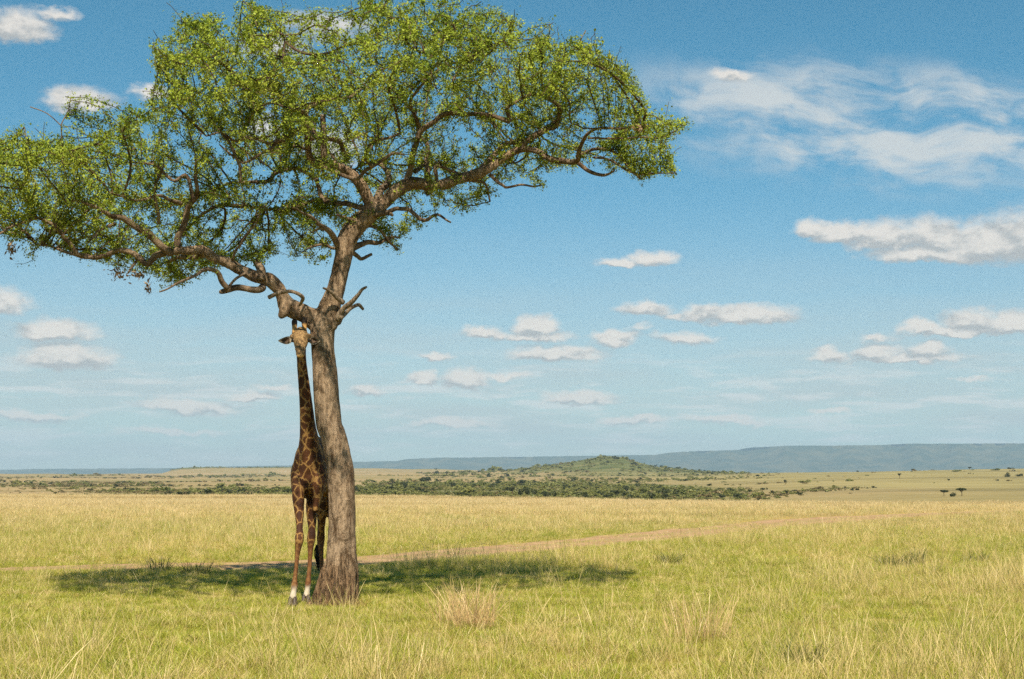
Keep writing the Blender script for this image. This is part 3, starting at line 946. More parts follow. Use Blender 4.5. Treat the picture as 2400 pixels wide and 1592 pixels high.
BRANCH = [
    # --- left limb system
    (c3, [(1240, 1150, 50), (1220, 1060, 48), (1260, 960, 46), (1285, 850, 42), (1340, 780, 38), (1360, 720, 30), (1350, 620, 24), (1340, 500, 16)], [-.7, -.9, -1.3]),
    (c3, [(1180, 1160, 60), (1130, 1130, 52), (1050, 1060, 52), (960, 980, 48), (860, 930, 44), (760, 900, 38), (700, 855, 30), (560, 800, 20), (440, 790, 14)], [-.9, -1.4, -2.2]),
    (c3, [(1160, 1150, 56), (1080, 1180, 48), (1020, 1235, 42), (930, 1170, 38), (840, 1150, 36), (740, 1180, 36), (640, 1190, 32), (500, 1150, 24), (380, 1120, 18), (250, 1110, 12)], [-.9, -.6, .2]),
    (c3, [(640, 1190, 30), (520, 1150, 34), (450, 1050, 30), (380, 970, 24), (290, 930, 22), (200, 940, 20), (100, 970, 20), (0, 1020, 18), (-90, 1050, 12)], [-.2, -.8, -1.6]),
    (c3, [(1250, 820, 36), (1200, 790, 26), (1120, 775, 22), (1000, 790, 20), (900, 790, 16), (760, 740, 12)], [-1.1, -1.8, -2.6]),
    (c3, [(1340, 790, 30), (1300, 630, 24), (1220, 665, 22), (1140, 620, 20), (1060, 560, 18), (900, 540, 12)], [-1.2, -1.6]),
    (c3, [(1100, 960, 24), (1090, 820, 22), (1085, 720, 20), (1110, 640, 16), (1130, 560, 10)], [-1.0, -1.5]),
    (c3, [(1820, 1400, 56), (1770, 1440, 46), (1650, 1410, 46), (1560, 1425, 40), (1535, 1432, 26)], [-.3, -.6]),
    (c3, [(1580, 1410, 40), (1500, 1330, 36), (1440, 1280, 32), (1390, 1275, 26), (1330, 1315, 22), (1230, 1360, 16), (1110, 1410, 10)], [-.6, -1.0, -1.4]),
    (c3, [(1590, 1390, 20), (1640, 1345, 20), (1690, 1320, 22)], [-.6, -.5]),
    (c3, [(1810, 1350, 66), (1790, 1290, 60), (1778, 1225, 52)], [-.4, -.2]),
    (c3, [(1450, 1170, 40), (1340, 1195, 34), (1230, 1195, 30), (1160, 1225, 26)], [-.7, -.2]),
    (c3, [(1610, 1210, 20), (1640, 1130, 17), (1720, 1040, 15), (1790, 950, 12), (1830, 860, 8)], [-.5, -1.4]),
    (c3, [(950, 1210, 20), (920, 1250, 18), (890, 1310, 14)], [-.6, -.7]),
    (c3, [(800, 960, 26), (690, 990, 22), (640, 1030, 18), (590, 1080, 12)], [-1.3, -1.5]),
    (c3, [(150, 720, 14), (180, 600, 12), (120, 560, 10)], [-2.0, -2.0]),
    (c3, [(440, 520, 13), (437, 380, 11), (432, 290, 9), (470, 180, 7), (495, 90, 4)], [-1.2, -1.3]),
    (c3, [(432, 290, 8), (340, 210, 6), (210, 145, 4)], [-1.3, -1.4]),
    (c3, [(183, 420, 8), (180, 340, 6), (175, 280, 4)], [-1.2, -1.2]),
    # --- upright left limb
    (c6, [(745, 40, 46), (690, 20, 34), (620, 45, 32), (560, 95, 32), (470, 110, 30), (390, 95, 26), (300, 70, 24), (170, 90, 20), (60, 45, 16), (-60, 60, 12)], [-.8, -1.2, -2.0]),
    (c6, [(560, 100, 26), (440, 150, 24), (370, 200, 22), (230, 280, 18), (170, 230, 18), (30, 130, 12)], [-1.0, -1.8]),
    (c4, [(1250, 950, 50), (1240, 860, 44), (1210, 790, 34), (1100, 760, 28), (1060, 690, 30), (1020, 600, 28), (980, 540, 24), (1000, 440, 18), (1060, 320, 12), (1080, 260, 8)], [-.8, -1.3, -2.0]),
    (c4, [(1270, 960, 46), (1290, 930, 40), (1250, 840, 34), (1230, 760, 30), (1340, 700, 28), (1430, 670, 26), (1530, 655, 24), (1640, 600, 16)], [-.8, -.4, .3]),
    (c4, [(1020, 600, 26), (930, 630, 24), (840, 610, 20), (760, 570, 14)], [-1.5, -2.1]),
    (c4, [(1080, 980, 28), (1080, 860, 26), (1090, 790, 22), (1160, 740, 16)], [-1.1, -.8]),
    (c4, [(830, 870, 18), (860, 790, 20), (930, 730, 18), (990, 700, 14)], [-1.5, -1.6]),
    (c4, [(780, 1260, 20), (770, 1160, 20), (745, 1080, 18), (690, 970, 16), (640, 930, 14)], [-1.5, -1.7]),
    (c4, [(1250, 1040, 24), (1180, 1010, 22), (1080, 1000, 18), (960, 1050, 16), (800, 1130, 13)], [-.6, .6]),
    (c4, [(1300, 950, 40), (1430, 970, 36), (1490, 1040, 34), (1520, 1090, 30)], [-.7, .3]),
    (c4, [(1340, 1150, 30), (1560, 1240, 28), (1640, 1180, 26), (1740, 1130, 24), (1830, 1070, 22), (1900, 1075, 16)], [-.5, -.9]),
    (c4, [(1690, 1160, 24), (1660, 1060, 20), (1690, 980, 20), (1800, 960, 20), (1880, 925, 14)], [-.8, -1.3]),
    # --- arching limb from the fork to the left
    (c6, [(1230, 640, 50), (1170, 630, 44), (1080, 605, 42), (980, 580, 42), (890, 550, 40), (845, 490, 36), (800, 420, 34), (720, 350, 34), (640, 322, 34), (560, 325, 36), (480, 370, 36), (430, 425, 36), (300, 418, 28), (200, 430, 24), (100, 470, 20), (0, 520, 14)], [0, .5, .9, .5]),
    (c6, [(900, 555, 36), (860, 550, 34), (760, 580, 30), (660, 625, 30), (560, 665, 28), (450, 655, 24), (260, 625, 14)], [.6, 1.0, 1.4]),
    (c6, [(640, 325, 26), (700, 430, 10), (720, 520, 6)], [.8, .9]),
    # --- right limb system
    (c6, [(1290, 600, 70), (1345, 510, 62), (1390, 430, 56), (1380, 350, 48), (1320, 290, 36), (1200, 280, 24), (1120, 330, 16)], [.1, .9, 1.5]),
    (c6, [(1550, 440, 60), (1565, 330, 52), (1590, 230, 48), (1630, 110, 46), (1650, 20, 40)], [.2, -.2]),
    (c5, [(380, 960, 40), (395, 890, 40), (470, 840, 38), (560, 800, 36), (700, 800, 34), (850, 805, 32), (970, 840, 30), (1010, 850, 28), (1008, 760, 26), (1060, 720, 22), (1180, 670, 18), (1300, 690, 12)], [-.2, -.6, -.8]),
    (c5, [(395, 900, 34), (350, 780, 26), (330, 680, 24), (400, 600, 20), (520, 440, 16), (560, 330, 10)], [-.2, -.8, -1.4]),
    (c5, [(450, 1280, 36), (462, 1130, 32), (440, 1010, 28), (400, 960, 20)], [.3, .6]),
    (c5, [(510, 1260, 30), (530, 1160, 26), (620, 1180, 20), (660, 1190, 14)], [.4, .2]),
    (c5, [(360, 1190, 34), (450, 1160, 26), (540, 1130, 22), (570, 1150, 16)], [.3, 1.2]),
    (c5, [(1340, 870, 42), (1370, 800, 34), (1345, 710, 30), (1260, 670, 22), (1340, 560, 16), (1350, 500, 10)], [.6, .1, -.4]),
    (c5, [(810, 1190, 46), (900, 1080, 40), (1000, 1000, 34), (1150, 960, 30), (1250, 900, 22)], [.7, 1.6]),
    (c5, [(1040, 1060, 44), (1120, 1045, 42), (1200, 1060, 42), (1280, 1100, 44), (1390, 1115, 42), (1470, 1100, 38), (1500, 1050, 30), (1540, 980, 26), (1570, 935, 22), (1700, 890, 18), (1900, 890, 14), (1960, 880, 8)], [.7, .2, -.6, -1.4]),
    (c5, [(1470, 1110, 34), (1540, 1160, 28), (1600, 1190, 26), (1690, 1205, 20), (1740, 1195, 12)], [.1, -.3]),
    (c5, [(1480, 1085, 26), (1600, 1040, 24), (1700, 1040, 22), (1760, 1070, 22), (1830, 1150, 20), (1905, 1240, 18)], [.1, .7]),
    (c5, [(1600, 1090, 18), (1720, 1110, 16), (1880, 1200, 16), (2040, 1200, 12), (2160, 1195, 7)], [.1, .5]),
    (c5, [(1560, 960, 16), (1700, 970, 14), (1900, 960, 12), (2060, 960, 9), (2180, 910, 5)], [-.5, -.9]),
    (c5, [(880, 1210, 26), (960, 1270, 22), (990, 1290, 18), (1080, 1275, 16), (1170, 1300, 14), (1240, 1285, 9)], [.7, .2]),
    (c5, [(750, 1250, 22), (850, 1270, 18), (880, 1380, 12)], [.6, .9]),
    (c5, [(1490, 350, 11), (1530, 270, 8), (1565, 205, 4)], [-.4, -.4]),
    (c5, [(1285, 330, 6), (1288, 240, 5), (1290, 160, 3)], [-.3, -.3]),
    (c5, [(620, 580, 18), (690, 430, 18), (760, 380, 22), (770, 300, 18), (830, 280, 12)], [-1.0, -.8]),
    (c5, [(360, 230, 22), (250, 160, 18), (150, 90, 14), (60, 20, 8)], [-1.0, -1.2]),
    (c5, [(440, 520, 16), (300, 680, 20), (360, 770, 22)], [-.8, -.4]),
    # --- lower right and lower left of the fork
    (c6, [(1290, 690, 60), (1380, 665, 42), (1480, 650, 36), (1550, 650, 34), (1620, 690, 32), (1690, 735, 30), (1800, 700, 22), (1910, 740, 14)], [-.2, -.9]),
    (c6, [(1370, 670, 44), (1410, 675, 36), (1440, 692, 26)], [-.3, -.5]),
    (c6, [(1110, 960, 60), (1200, 900, 44), (1290, 910, 36), (1380, 870, 28), (1490, 860, 14)], [.2, 1.1]),
    (c6, [(1090, 980, 50), (1150, 1000, 36), (1190, 1030, 30), (1265, 995, 24)], [.1, .5]),
    (c6, [(1230, 780, 30), (1320, 800, 26), (1400, 900, 20), (1470, 980, 12)], [.3, 1.2]),
    (c6, [(1020, 960, 60), (975, 910, 52), (930, 850, 48), (870, 800, 38), (800, 740, 26), (700, 690, 18), (620, 660, 10)], [0, -.7, -1.5]),
    (c6, [(1010, 965, 26), (880, 950, 22), (780, 960, 18), (690, 990, 12)], [0, -.5]),
    (c6, [(880, 810, 30), (840, 820, 22), (780, 845, 14)], [-.4, -.3]),
    (c6, [(1130, 760, 30), (1060, 720, 26), (985, 690, 22)], [-.1, -.4]),
    (c4, [(560, 290, 14), (545, 210, 16), (500, 170, 14), (470, 150, 8)], [-1.2, -1.3]),
    (c4, [(480, 385, 14), (380, 385, 12), (270, 390, 10), (200, 395, 5)], [-1.0, -1.2]),
    (c4, [(900, 200, 10), (860, 90, 8), (790, 20, 5)], [-1.2, -1.2]),
]
DEAD = [
    ("broken_stub", c4, [(1360, 1090, 54), (1355, 1040, 46), (1352, 900, 42), (1350, 795, 38)], [-.55, -.75]),
    ("hooked_branch", c1, [(120, 380, 40), (200, 345, 36), (300, 325, 34), (380, 345, 34), (430, 385, 36), (415, 430, 30), (400, 455, 22)], [-.45, -.8, -.5]),
    ("dead_branch", c1, [(740, 590, 60), (800, 490, 50), (870, 430, 46), (930, 370, 36), (975, 310, 30), (1015, 285, 20)], [-.15, -.5]),
    ("dead_branch", c1, [(770, 570, 50), (820, 530, 40), (870, 482, 34), (940, 450, 34), (985, 492, 24)], [-.2, .2]),
    ("dead_branch", c1, [(800, 430, 50), (750, 390, 40), (700, 340, 34), (650, 308, 26), (618, 295, 18)], [-.2, -.6]),
]


def limb_tube(q, sides=14, bumpy=.08, seed=0):
    n = len(q)
    sc = np.clip(q[:, 3], .02, 1)
    th = np.linspace(0, 2 * np.pi, sides, endpoint=False)
    arc = np.concatenate([[0], np.cumsum(np.linalg.norm(np.diff(q[:, :3], axis=0), axis=1))])
    A, T = np.meshgrid(arc, th, indexing='ij')
    s = np.repeat(sc[:, None], sides, 1)
    pts = np.stack([np.cos(T).ravel() * 1.3, np.sin(T).ravel() * 1.3, (A / (s * 3)).ravel()], 1) + seed * 7.7
    m = 1 + bumpy * 2 * (fbm(pts, 3, 50 + seed % 13) - .5)
    return tube(q[:, :3], q[:, 3], sides=sides, mod=m.reshape(n, sides))


def build_tree():
    tree = empty("acacia_tree", tuple(P(787, 1418, Y0)[:2]) + (0,), label="large spreading acacia tree with flat leafy crown towering over the giraffe", category="tree")
    off = np.array(tree.location)
    # --- trunk and main limbs: one continuous piece of wood
    acc = Acc()
    tq = limb(None, TRUNK, [0, 0, -.05, -.05, 0], 7)
    n, sides = len(tq), 40
    th = np.linspace(0, 2 * np.pi, sides, endpoint=False)
    Zg = tq[:, 2][:, None] + 0 * th[None]
    T = th[None] + 0 * Zg
    flute = smooth01((1.15 - Zg) / 1.1)
    fl = .10 * np.sin(T * 5 + 1.2 + .8 * np.sin(Zg * 1.7)) + .07 * np.sin(T * 9 + .4 + Zg) + .05 * np.sin(T * 14 + 2)
    pts = np.stack([np.cos(T).ravel() * 1.6, np.sin(T).ravel() * 1.6, Zg.ravel() * .9], 1)
    mod = 1 + fl * flute + .16 * (fbm(pts, 3, 61).reshape(T.shape) - .5)
    v, f = tube(tq[:, :3], tq[:, 3] * .95, sides=sides, mod=mod)
    acc.add(v, f)
    # knuckle where the dead branches leave the trunk, and root toes
    for (a, b, w, dd) in ((789, 745, 34, -.05), (778, 752, 40, -.1)):
        p = P(a, b, Y0 + dd)
        r = w * .5 * Y0 / F
        v, f = tube(np.array([p + [0, 0, -r], p, p + [0, 0, r]]), [r * .6, r, r * .6], sides=12)
        acc.add(v, f)
    base = P(790, 1416, Y0)
    for ang, ln, rr in ((196, .44, .085), (228, .42, .07), (262, .38, .065), (292, .37, .06), (322, .34, .065), (165, .36, .08), (15, .33, .07), (80, .40, .1), (130, .38, .09)):
        dx, dy = math.cos(R(ang)), math.sin(R(ang))
        pp = np.array([[base[0] + dx * .14, Y0 + dy * .14, .75], [base[0] + dx * .26, Y0 + dy * .26, .30], [base[0] + dx * (ln * .82), Y0 + dy * (ln * .82), .07], [base[0] + dx * (ln + .12), Y0 + dy * (ln + .12), -.08]])
        pc = catmull(np.column_stack([pp, [rr * .7, rr * 1.1, rr, rr * .6]]), 6)
        v, f = tube(pc[:, :3], pc[:, 3], sides=10)
        acc.add(v, f)
    mains = [tq]
    for i, (cv, pts_, dep) in enumerate(MAIN):
        q = limb(cv, pts_, dep, 6)
        mains.append(q)
        acc.add(*limb_tube(q, 16, .14, i))
    me = remeshed(acc.mesh("trunk"), .022, 5)
    co, no = get_co(me), get_no(me)
    low = smooth01((1.3 - co[:, 2]) / 1.0)
    dsp = .030 * (fbm(co * np.array([5, 5, 2.2]), 4, 71) - .5) + .020 * (fbm(co * np.array([16, 16, 5.0]), 3, 75) - .5)
    groove = np.abs(fbm(co * np.array([9, 9, 1.5]), 3, 79) - .5) * 2
    dsp += low * .11 * (np.minimum(groove, .35) - .22)
    set_co(me, co + no * dsp[:, None] - off)
    obj("trunk", me, M['bark'], tree)
    # --- branches, each its own piece
    seeds = [m_[(m_[:, 2] > 5.6) if k_ == 0 else slice(None)] for k_, m_ in enumerate(mains)]
    for i, (cv, pts_, dep) in enumerate(BRANCH):
        q = limb(cv, pts_, dep, 6)
        jit = np.stack([fbm(q[:, :3] * 2.2 + 9 * j, 2, 90 + j) - .5 for j in range(3)], 1)
        ends = np.minimum(np.arange(len(q)), 6) / 6.0
        q[:, :3] += jit * .16 * ends[:, None]
        seeds.append(q)
        v, f = limb_tube(q, 10, .16, i + 3)
        acc2 = Acc().add(v - off, f)
        obj("branch", acc2.mesh("branch"), M['branch'], tree)
    for i, (nm, cv, pts_, dep) in enumerate(DEAD):
        q = limb(cv, pts_, dep, 6)
        v, f = limb_tube(q, 12, .2, i + 31)
        obj(nm, Acc().add(v - off, f).mesh(nm), M['dead'], tree)
    return tree, off, seeds


# outline of the crown in the photo, used to keep the grown crown to its real extents
OUT_T = np.array([(-95, 430), (-85, 372), (-40, 335), (0, 322), (90, 322), (170, 335), (235, 305), (290, 268), (345, 240), (385, 225), (392, 190), (352, 125), (345, 100), (400, 92), (420, 45), (470, 24), (520, 35), (570, 28), (640, 8),
                  (720, 20), (790, 30), (830, 0), (900, -22), (1000, -14), (1100, 2), (1180, 28), (1235, 78), (1300, 100), (1380, 96), (1440, 132), (1492, 140), (1480, 205), (1530, 252), (1570, 275), (1615, 290)], float)
OUT_B = np.array([(1610, 298), (1560, 330), (1582, 400), (1555, 414), (1490, 420), (1410, 405), (1340, 400), (1275, 438), (1200, 432), (1150, 452), (1115, 500), (1040, 528), (960, 545), (950, 602), (905, 596), (850, 560),
                  (800, 545), (770, 600), (740, 622), (700, 600), (640, 625), (560, 632), (480, 650), (430, 678), (370, 685), (320, 655), (250, 640), (225, 610), (130, 622), (60, 622), (10, 570), (-40, 560), (-85, 500)], float)
POLY = np.vstack([OUT_T, OUT_B])


def inside(px, py, poly=POLY):
    c = np.zeros(px.shape, bool)
    j = len(poly) - 1
    for i in range(len(poly)):
        xi, yi = poly[i]; xj, yj = poly[j]
        if yi != yj:
            cond = ((yi > py) != (yj > py)) & (px < (xj - xi) * (py - yi) / (yj - yi) + xi)
            c ^= cond
        j = i
    return c


def crown_points(n):
    """points where foliage reaches: a broad low dome, thick on top, open beneath"""
    xc, hw, D = -3.1, 6.25, 4.5
    got = []
    tot = 0
    tx = np.linspace(-95, 1615, 400)
    top = np.interp(tx, *OUT_T[np.argsort(OUT_T[:, 0])].T)
    bot = np.interp(tx, *OUT_B[np.argsort(OUT_B[:, 0])].T)
    while tot < n:
        m = 60000
        x = rng.uniform(xc - hw, 3.1, m)
        q = rng.uniform(-1, 1, m)
        dmax = D * np.sqrt(np.clip(1 - ((x - xc) / hw) ** 2, 0, 1)) + .25
        yd = q * dmax
        px = 1200 + (x / Y0) * F
        zt = CAM_H + (HZ - np.interp(px, tx, top)) / F * Y0
        zb = CAM_H + (HZ - np.interp(px, tx, bot)) / F * Y0
        u = rng.uniform(0, 1, m)
        mid = zb + (zt - zb) * .42
        hi = zt - (zt - mid) * .85 * q ** 2
        lo = zb + (mid - zb) * .55 * q ** 2
        z = lo + (hi - lo) * u
        p = np.stack([x, Y0 + yd, z], 1)
        a, b = proj(p)
        ok = inside(a, b)
        # clumpy: pads of foliage with air between; looser underneath
        cl = .62 * fbm(p * np.array([.75, .75, 2.5]) + 3.1, 2, 101) + .38 * fbm(p * np.array([2.0, 2.0, 4.2]), 2, 103)
        keep = smooth01((cl - .445 + .05 * smooth01((-4.2 - x) / 1.5) + .10 * smooth01((-q - .2) / .3) * smooth01((u - .45) / .2)) / .09)
        floor = .20 + .45 * smooth01((q + .15) / .3) * smooth01((-1.8 - x) / 1.0)
        keep = keep * (floor + (1 - floor) * smooth01((u - .15) / .40)) * (1 - .90 * smooth01((.08 - q) / .35) * smooth01((.64 - u) / .22))
        ok &= rng.uniform(0, 1, m) < keep
        got.append(p[ok])
        tot += ok.sum()
    return np.vstack(got)[:n]


def grow(seeds, attract, step=.13, infl=1.3, kill=.20, iters=70):
    """space colonisation from the limbs into the crown"""
    sp = np.vstack([s[:, :3] for s in seeds])
    sr = np.concatenate([s[:, 3] for s in seeds])
    pos = [sp]
    par = [np.full(len(sp), -1)]
    nn = len(sp)
    A = attract
    nd = np.full(len(A), 1e9)
    ni = np.zeros(len(A), int)

    def upd(newp, base):
        nonlocal nd, ni
        for s in range(0, len(newp), 400):
            blk = newp[s:s + 400]
            d2 = ((A[:, None, :] - blk[None]) ** 2).sum(-1)
            j = d2.argmin(1)
            dm = d2[np.arange(len(A)), j]
            b = dm < nd
            nd[b] = dm[b]
            ni[b] = base + s + j[b]
    upd(sp, 0)
    allp = sp
    for it in range(iters):
        if len(A) == 0:
            break
        act = nd < infl ** 2 if it < 40 else nd < (infl * 1.4) ** 2
        if not act.any():
            break
        dirs = A[act] - allp[ni[act]]
        dirs /= np.linalg.norm(dirs, axis=1)[:, None] + 1e-9
        ids, inv = np.unique(ni[act], return_inverse=True)
        sm = np.zeros((len(ids), 3))
        np.add.at(sm, inv, dirs)
        sm += rng.normal(0, .35, sm.shape) + np.array([0, 0, .12])
        sm /= np.linalg.norm(sm, axis=1)[:, None] + 1e-9
        newp = allp[ids] + sm * step
        pos.append(newp)
        par.append(ids)
        base = len(allp)
        allp = np.vstack([allp, newp])
        upd(newp, base)
        k = nd > kill ** 2
        A, nd, ni = A[k], nd[k], ni[k]
    return allp, np.concatenate(par), len(sp), sr


def build_crown(tree, off, seeds):
    att = crown_points(15500)
    pos, par, ns, sr = grow(seeds, att)
    n = len(pos)
    # pipe model radii
    w = np.zeros(n)
    kids = np.bincount(par[ns:], minlength=n)
    for i in range(n - 1, ns - 1, -1):
        if kids[i] == 0:
            w[i] = 1
        if par[i] >= ns:
            w[par[i]] += w[i]
    rad = .0062 * np.maximum(w, 1) ** .44
    p0 = par[ns:]
    prad = np.where(p0 >= ns, rad[p0], np.minimum(rad[ns:] * 1.15, sr[np.minimum(p0, ns - 1)] * .8))
    crad = rad[ns:]
    a, b = pos[p0], pos[ns:]
    ndir = np.zeros((n, 3))
    e = b - a
    ndir[ns:] = e / (np.linalg.norm(e, axis=1)[:, None] + 1e-9)
    d1 = ndir[ns:]
    d0 = np.where((p0 >= ns)[:, None], ndir[p0], d1)

    def ring(c, dd, r, S=5):
        u = np.cross(dd, np.array([.21, .33, .92]))
        u /= np.linalg.norm(u, axis=1)[:, None] + 1e-9
        v_ = np.cross(dd, u)
        th = np.arange(S) * 2 * np.pi / S
        return c[:, None] + r[:, None, None] * (u[:, None] * np.cos(th)[None, :, None] + v_[:, None] * np.sin(th)[None, :, None])
    S = 5
    r0, r1 = ring(a, d0, prad), ring(b, d1, crad)
    v = np.concatenate([r0, r1], 1).reshape(-1, 3)
    i = (np.arange(len(a)) * 2 * S)[:, None]
    j = np.arange(S)[None]
    q = np.stack([i + j, i + (j + 1) % S, i + S + (j + 1) % S, i + S + j], -1).reshape(-1, 4)
    obj("twigs", mesh("twigs", v - off, q, True), M['twig'], tree, kind="stuff")
    # long thin shoots standing proud of the crown
    tips_i = np.where(kids[ns:] == 0)[0]
    ctr = np.array([-3.1, Y0, 6.6])
    sel = rng.choice(tips_i, 900, replace=False)
    outw = (b[sel] - ctr) / np.array([6.0, 4.5, 2.6])
    sel = sel[np.linalg.norm(outw, axis=1) > .72]
    wa_, wb_, wd_ = [], [], []
    for s_ in sel:
        p_ = b[s_]
        o_ = (p_ - ctr) / np.array([6.0, 4.5, 2.6])
        dv = d1[s_] * .5 + o_ * .6 + rng.normal(0, .4, 3) + np.array([0, 0, .35])
        for seg in range(rng.integers(2, 5)):
            dv = dv / np.linalg.norm(dv) + rng.normal(0, .22, 3)
            q_ = p_ + dv / np.linalg.norm(dv) * rng.uniform(.05, .11)
            wa_.append(p_); wb_.append(q_); wd_.append(dv / np.linalg.norm(dv)); p_ = q_
    wa_, wb_, wd_ = np.array(wa_), np.array(wb_), np.array(wd_)
    k0 = np.full(len(wa_), .0048)
    vv = np.concatenate([ring(wa_, wd_, k0), ring(wb_, wd_, k0 * .8)], 1).reshape(-1, 3)
    ii = (np.arange(len(wa_)) * 2 * S)[:, None]
    qq = np.stack([ii + j, ii + (j + 1) % S, ii + S + (j + 1) % S, ii + S + j], -1).reshape(-1, 4)
    obj("shoots", mesh("shoots", vv - off, qq, True), M['twig'], tree, kind="stuff")
    nW = len(wa_)
    a = np.vstack([a, wa_]); b = np.vstack([b, wb_]); d1 = np.vstack([d1, wd_])
    # leaves sit in small bunches along the thin twigs
    thin = np.where((w[ns:] <= 9))[0]
    tips = w[ns:][thin] <= 2.5
    cnt = np.where(tips, 52, 27)
    cl = fbm(b[thin] * 1.0, 2, 131)
    cnt = np.maximum(1, (cnt * (.55 + .9 * cl) * rng.uniform(.4, 1.5, len(thin)))).astype(int)
    src = np.concatenate([np.repeat(thin, cnt), np.repeat(np.arange(len(b) - nW, len(b)), rng.integers(0, 10, nW))])
    L = len(src)
    NB = 7                                                   # leaf bunches per twig joint
    off_b = rng.normal(0, 1, (len(b), NB, 3)) * .050
    t_b = rng.uniform(0, 1, (len(b), NB))
    which = rng.integers(0, NB, L)
    tt = t_b[src, which][:, None]
    c = a[src] * (1 - tt) + b[src] * tt + off_b[src, which] + rng.normal(0, 1, (L, 3)) * .024
    dirv = rng.normal(0, 1, (L, 3)) + d1[src] * .7
    dirv /= np.linalg.norm(dirv, axis=1)[:, None]
    nrm = rng.normal(0, .75, (L, 3)) + np.array([0, -.6, 1.2])
    side = np.cross(dirv, nrm)
    side /= np.linalg.norm(side, axis=1)[:, None] + 1e-9
    up = np.cross(side, dirv)
    ln = np.clip(rng.lognormal(math.log(.0155), .34, L), .007, .036)[:, None]
    wd = ln * rng.uniform(.45, .75, L)[:, None]
    A_, B_ = c - dirv * ln, c + dirv * ln
    C_ = c + side * wd + up * ln * .12 + dirv * ln * .1
    D_ = c - side * wd + up * ln * .12 + dirv * ln * .1
    v = np.stack([A_, C_, B_, D_], 1).reshape(-1, 3)
    i = np.arange(L)[:, None] * 4
    f = np.concatenate([i + np.array([[0, 1, 2]]), i + np.array([[0, 2, 3]])], 0)
    tint = np.repeat(np.clip(rng.uniform(0, 1, L) * .45 + .30 * rng.uniform(0, 1, len(b))[src] + .5 * (fbm(b * 1.7, 2, 137)[src] - .25), 0, 1), 4)
    obj("leaves", mesh("leaves", v - off, f, False, {'tint': tint}), M['leaves'], tree, kind="stuff")
    # dry hanging tangles on the lower left edge
    for (px, py, wx, hz, dd, kk) in ((27, 585, 18, 28, -1.6, 60), (278, 642, 34, 22, -.5, 90), (325, 645, 22, 12, -.6, 40), (345, 672, 12, 26, -.7, 40), (1005, 452, 14, 10, .9, 90), (1500, 300, 22, 14, -1.4, 140), (700, 480, 30, 26, 1.0, 260)):
        p = P(px, py, Y0 + dd)
        s = (Y0 + dd) / F
        c = p + rng.normal(0, 1, (kk, 3)) * np.array([wx * s * .36, wx * s * .34, hz * s * .36])
        dv = rng.normal(0, 1, (kk, 3)) + np.array([0, 0, -.8])
        dv /= np.linalg.norm(dv, axis=1)[:, None]
        sd = np.cross(dv, rng.normal(0, 1, (kk, 3)))
        sd /= np.linalg.norm(sd, axis=1)[:, None]
        ln = rng.uniform(.02, .055, kk)[:, None]
        wdt = rng.uniform(.006, .022, kk)[:, None]
        v = np.stack([c - dv * ln, c + sd * wdt, c + dv * ln, c - sd * wdt], 1).reshape(-1, 3)
        i = np.arange(kk)[:, None] * 4
        f = np.concatenate([i + np.array([[0, 1, 2]]), i + np.array([[0, 2, 3]])], 0)
        obj("dry_tangle", mesh("dry_tangle", v - off, f, False, {'tint': np.repeat(rng.uniform(0, 1, kk), 4)}), M['dry_leaves'], tree, kind="stuff")
    print("CROWN nodes", n - ns, "leaves", L)


tree_o, tree_off, tree_seeds = build_tree()
build_crown(tree_o, tree_off, tree_seeds)

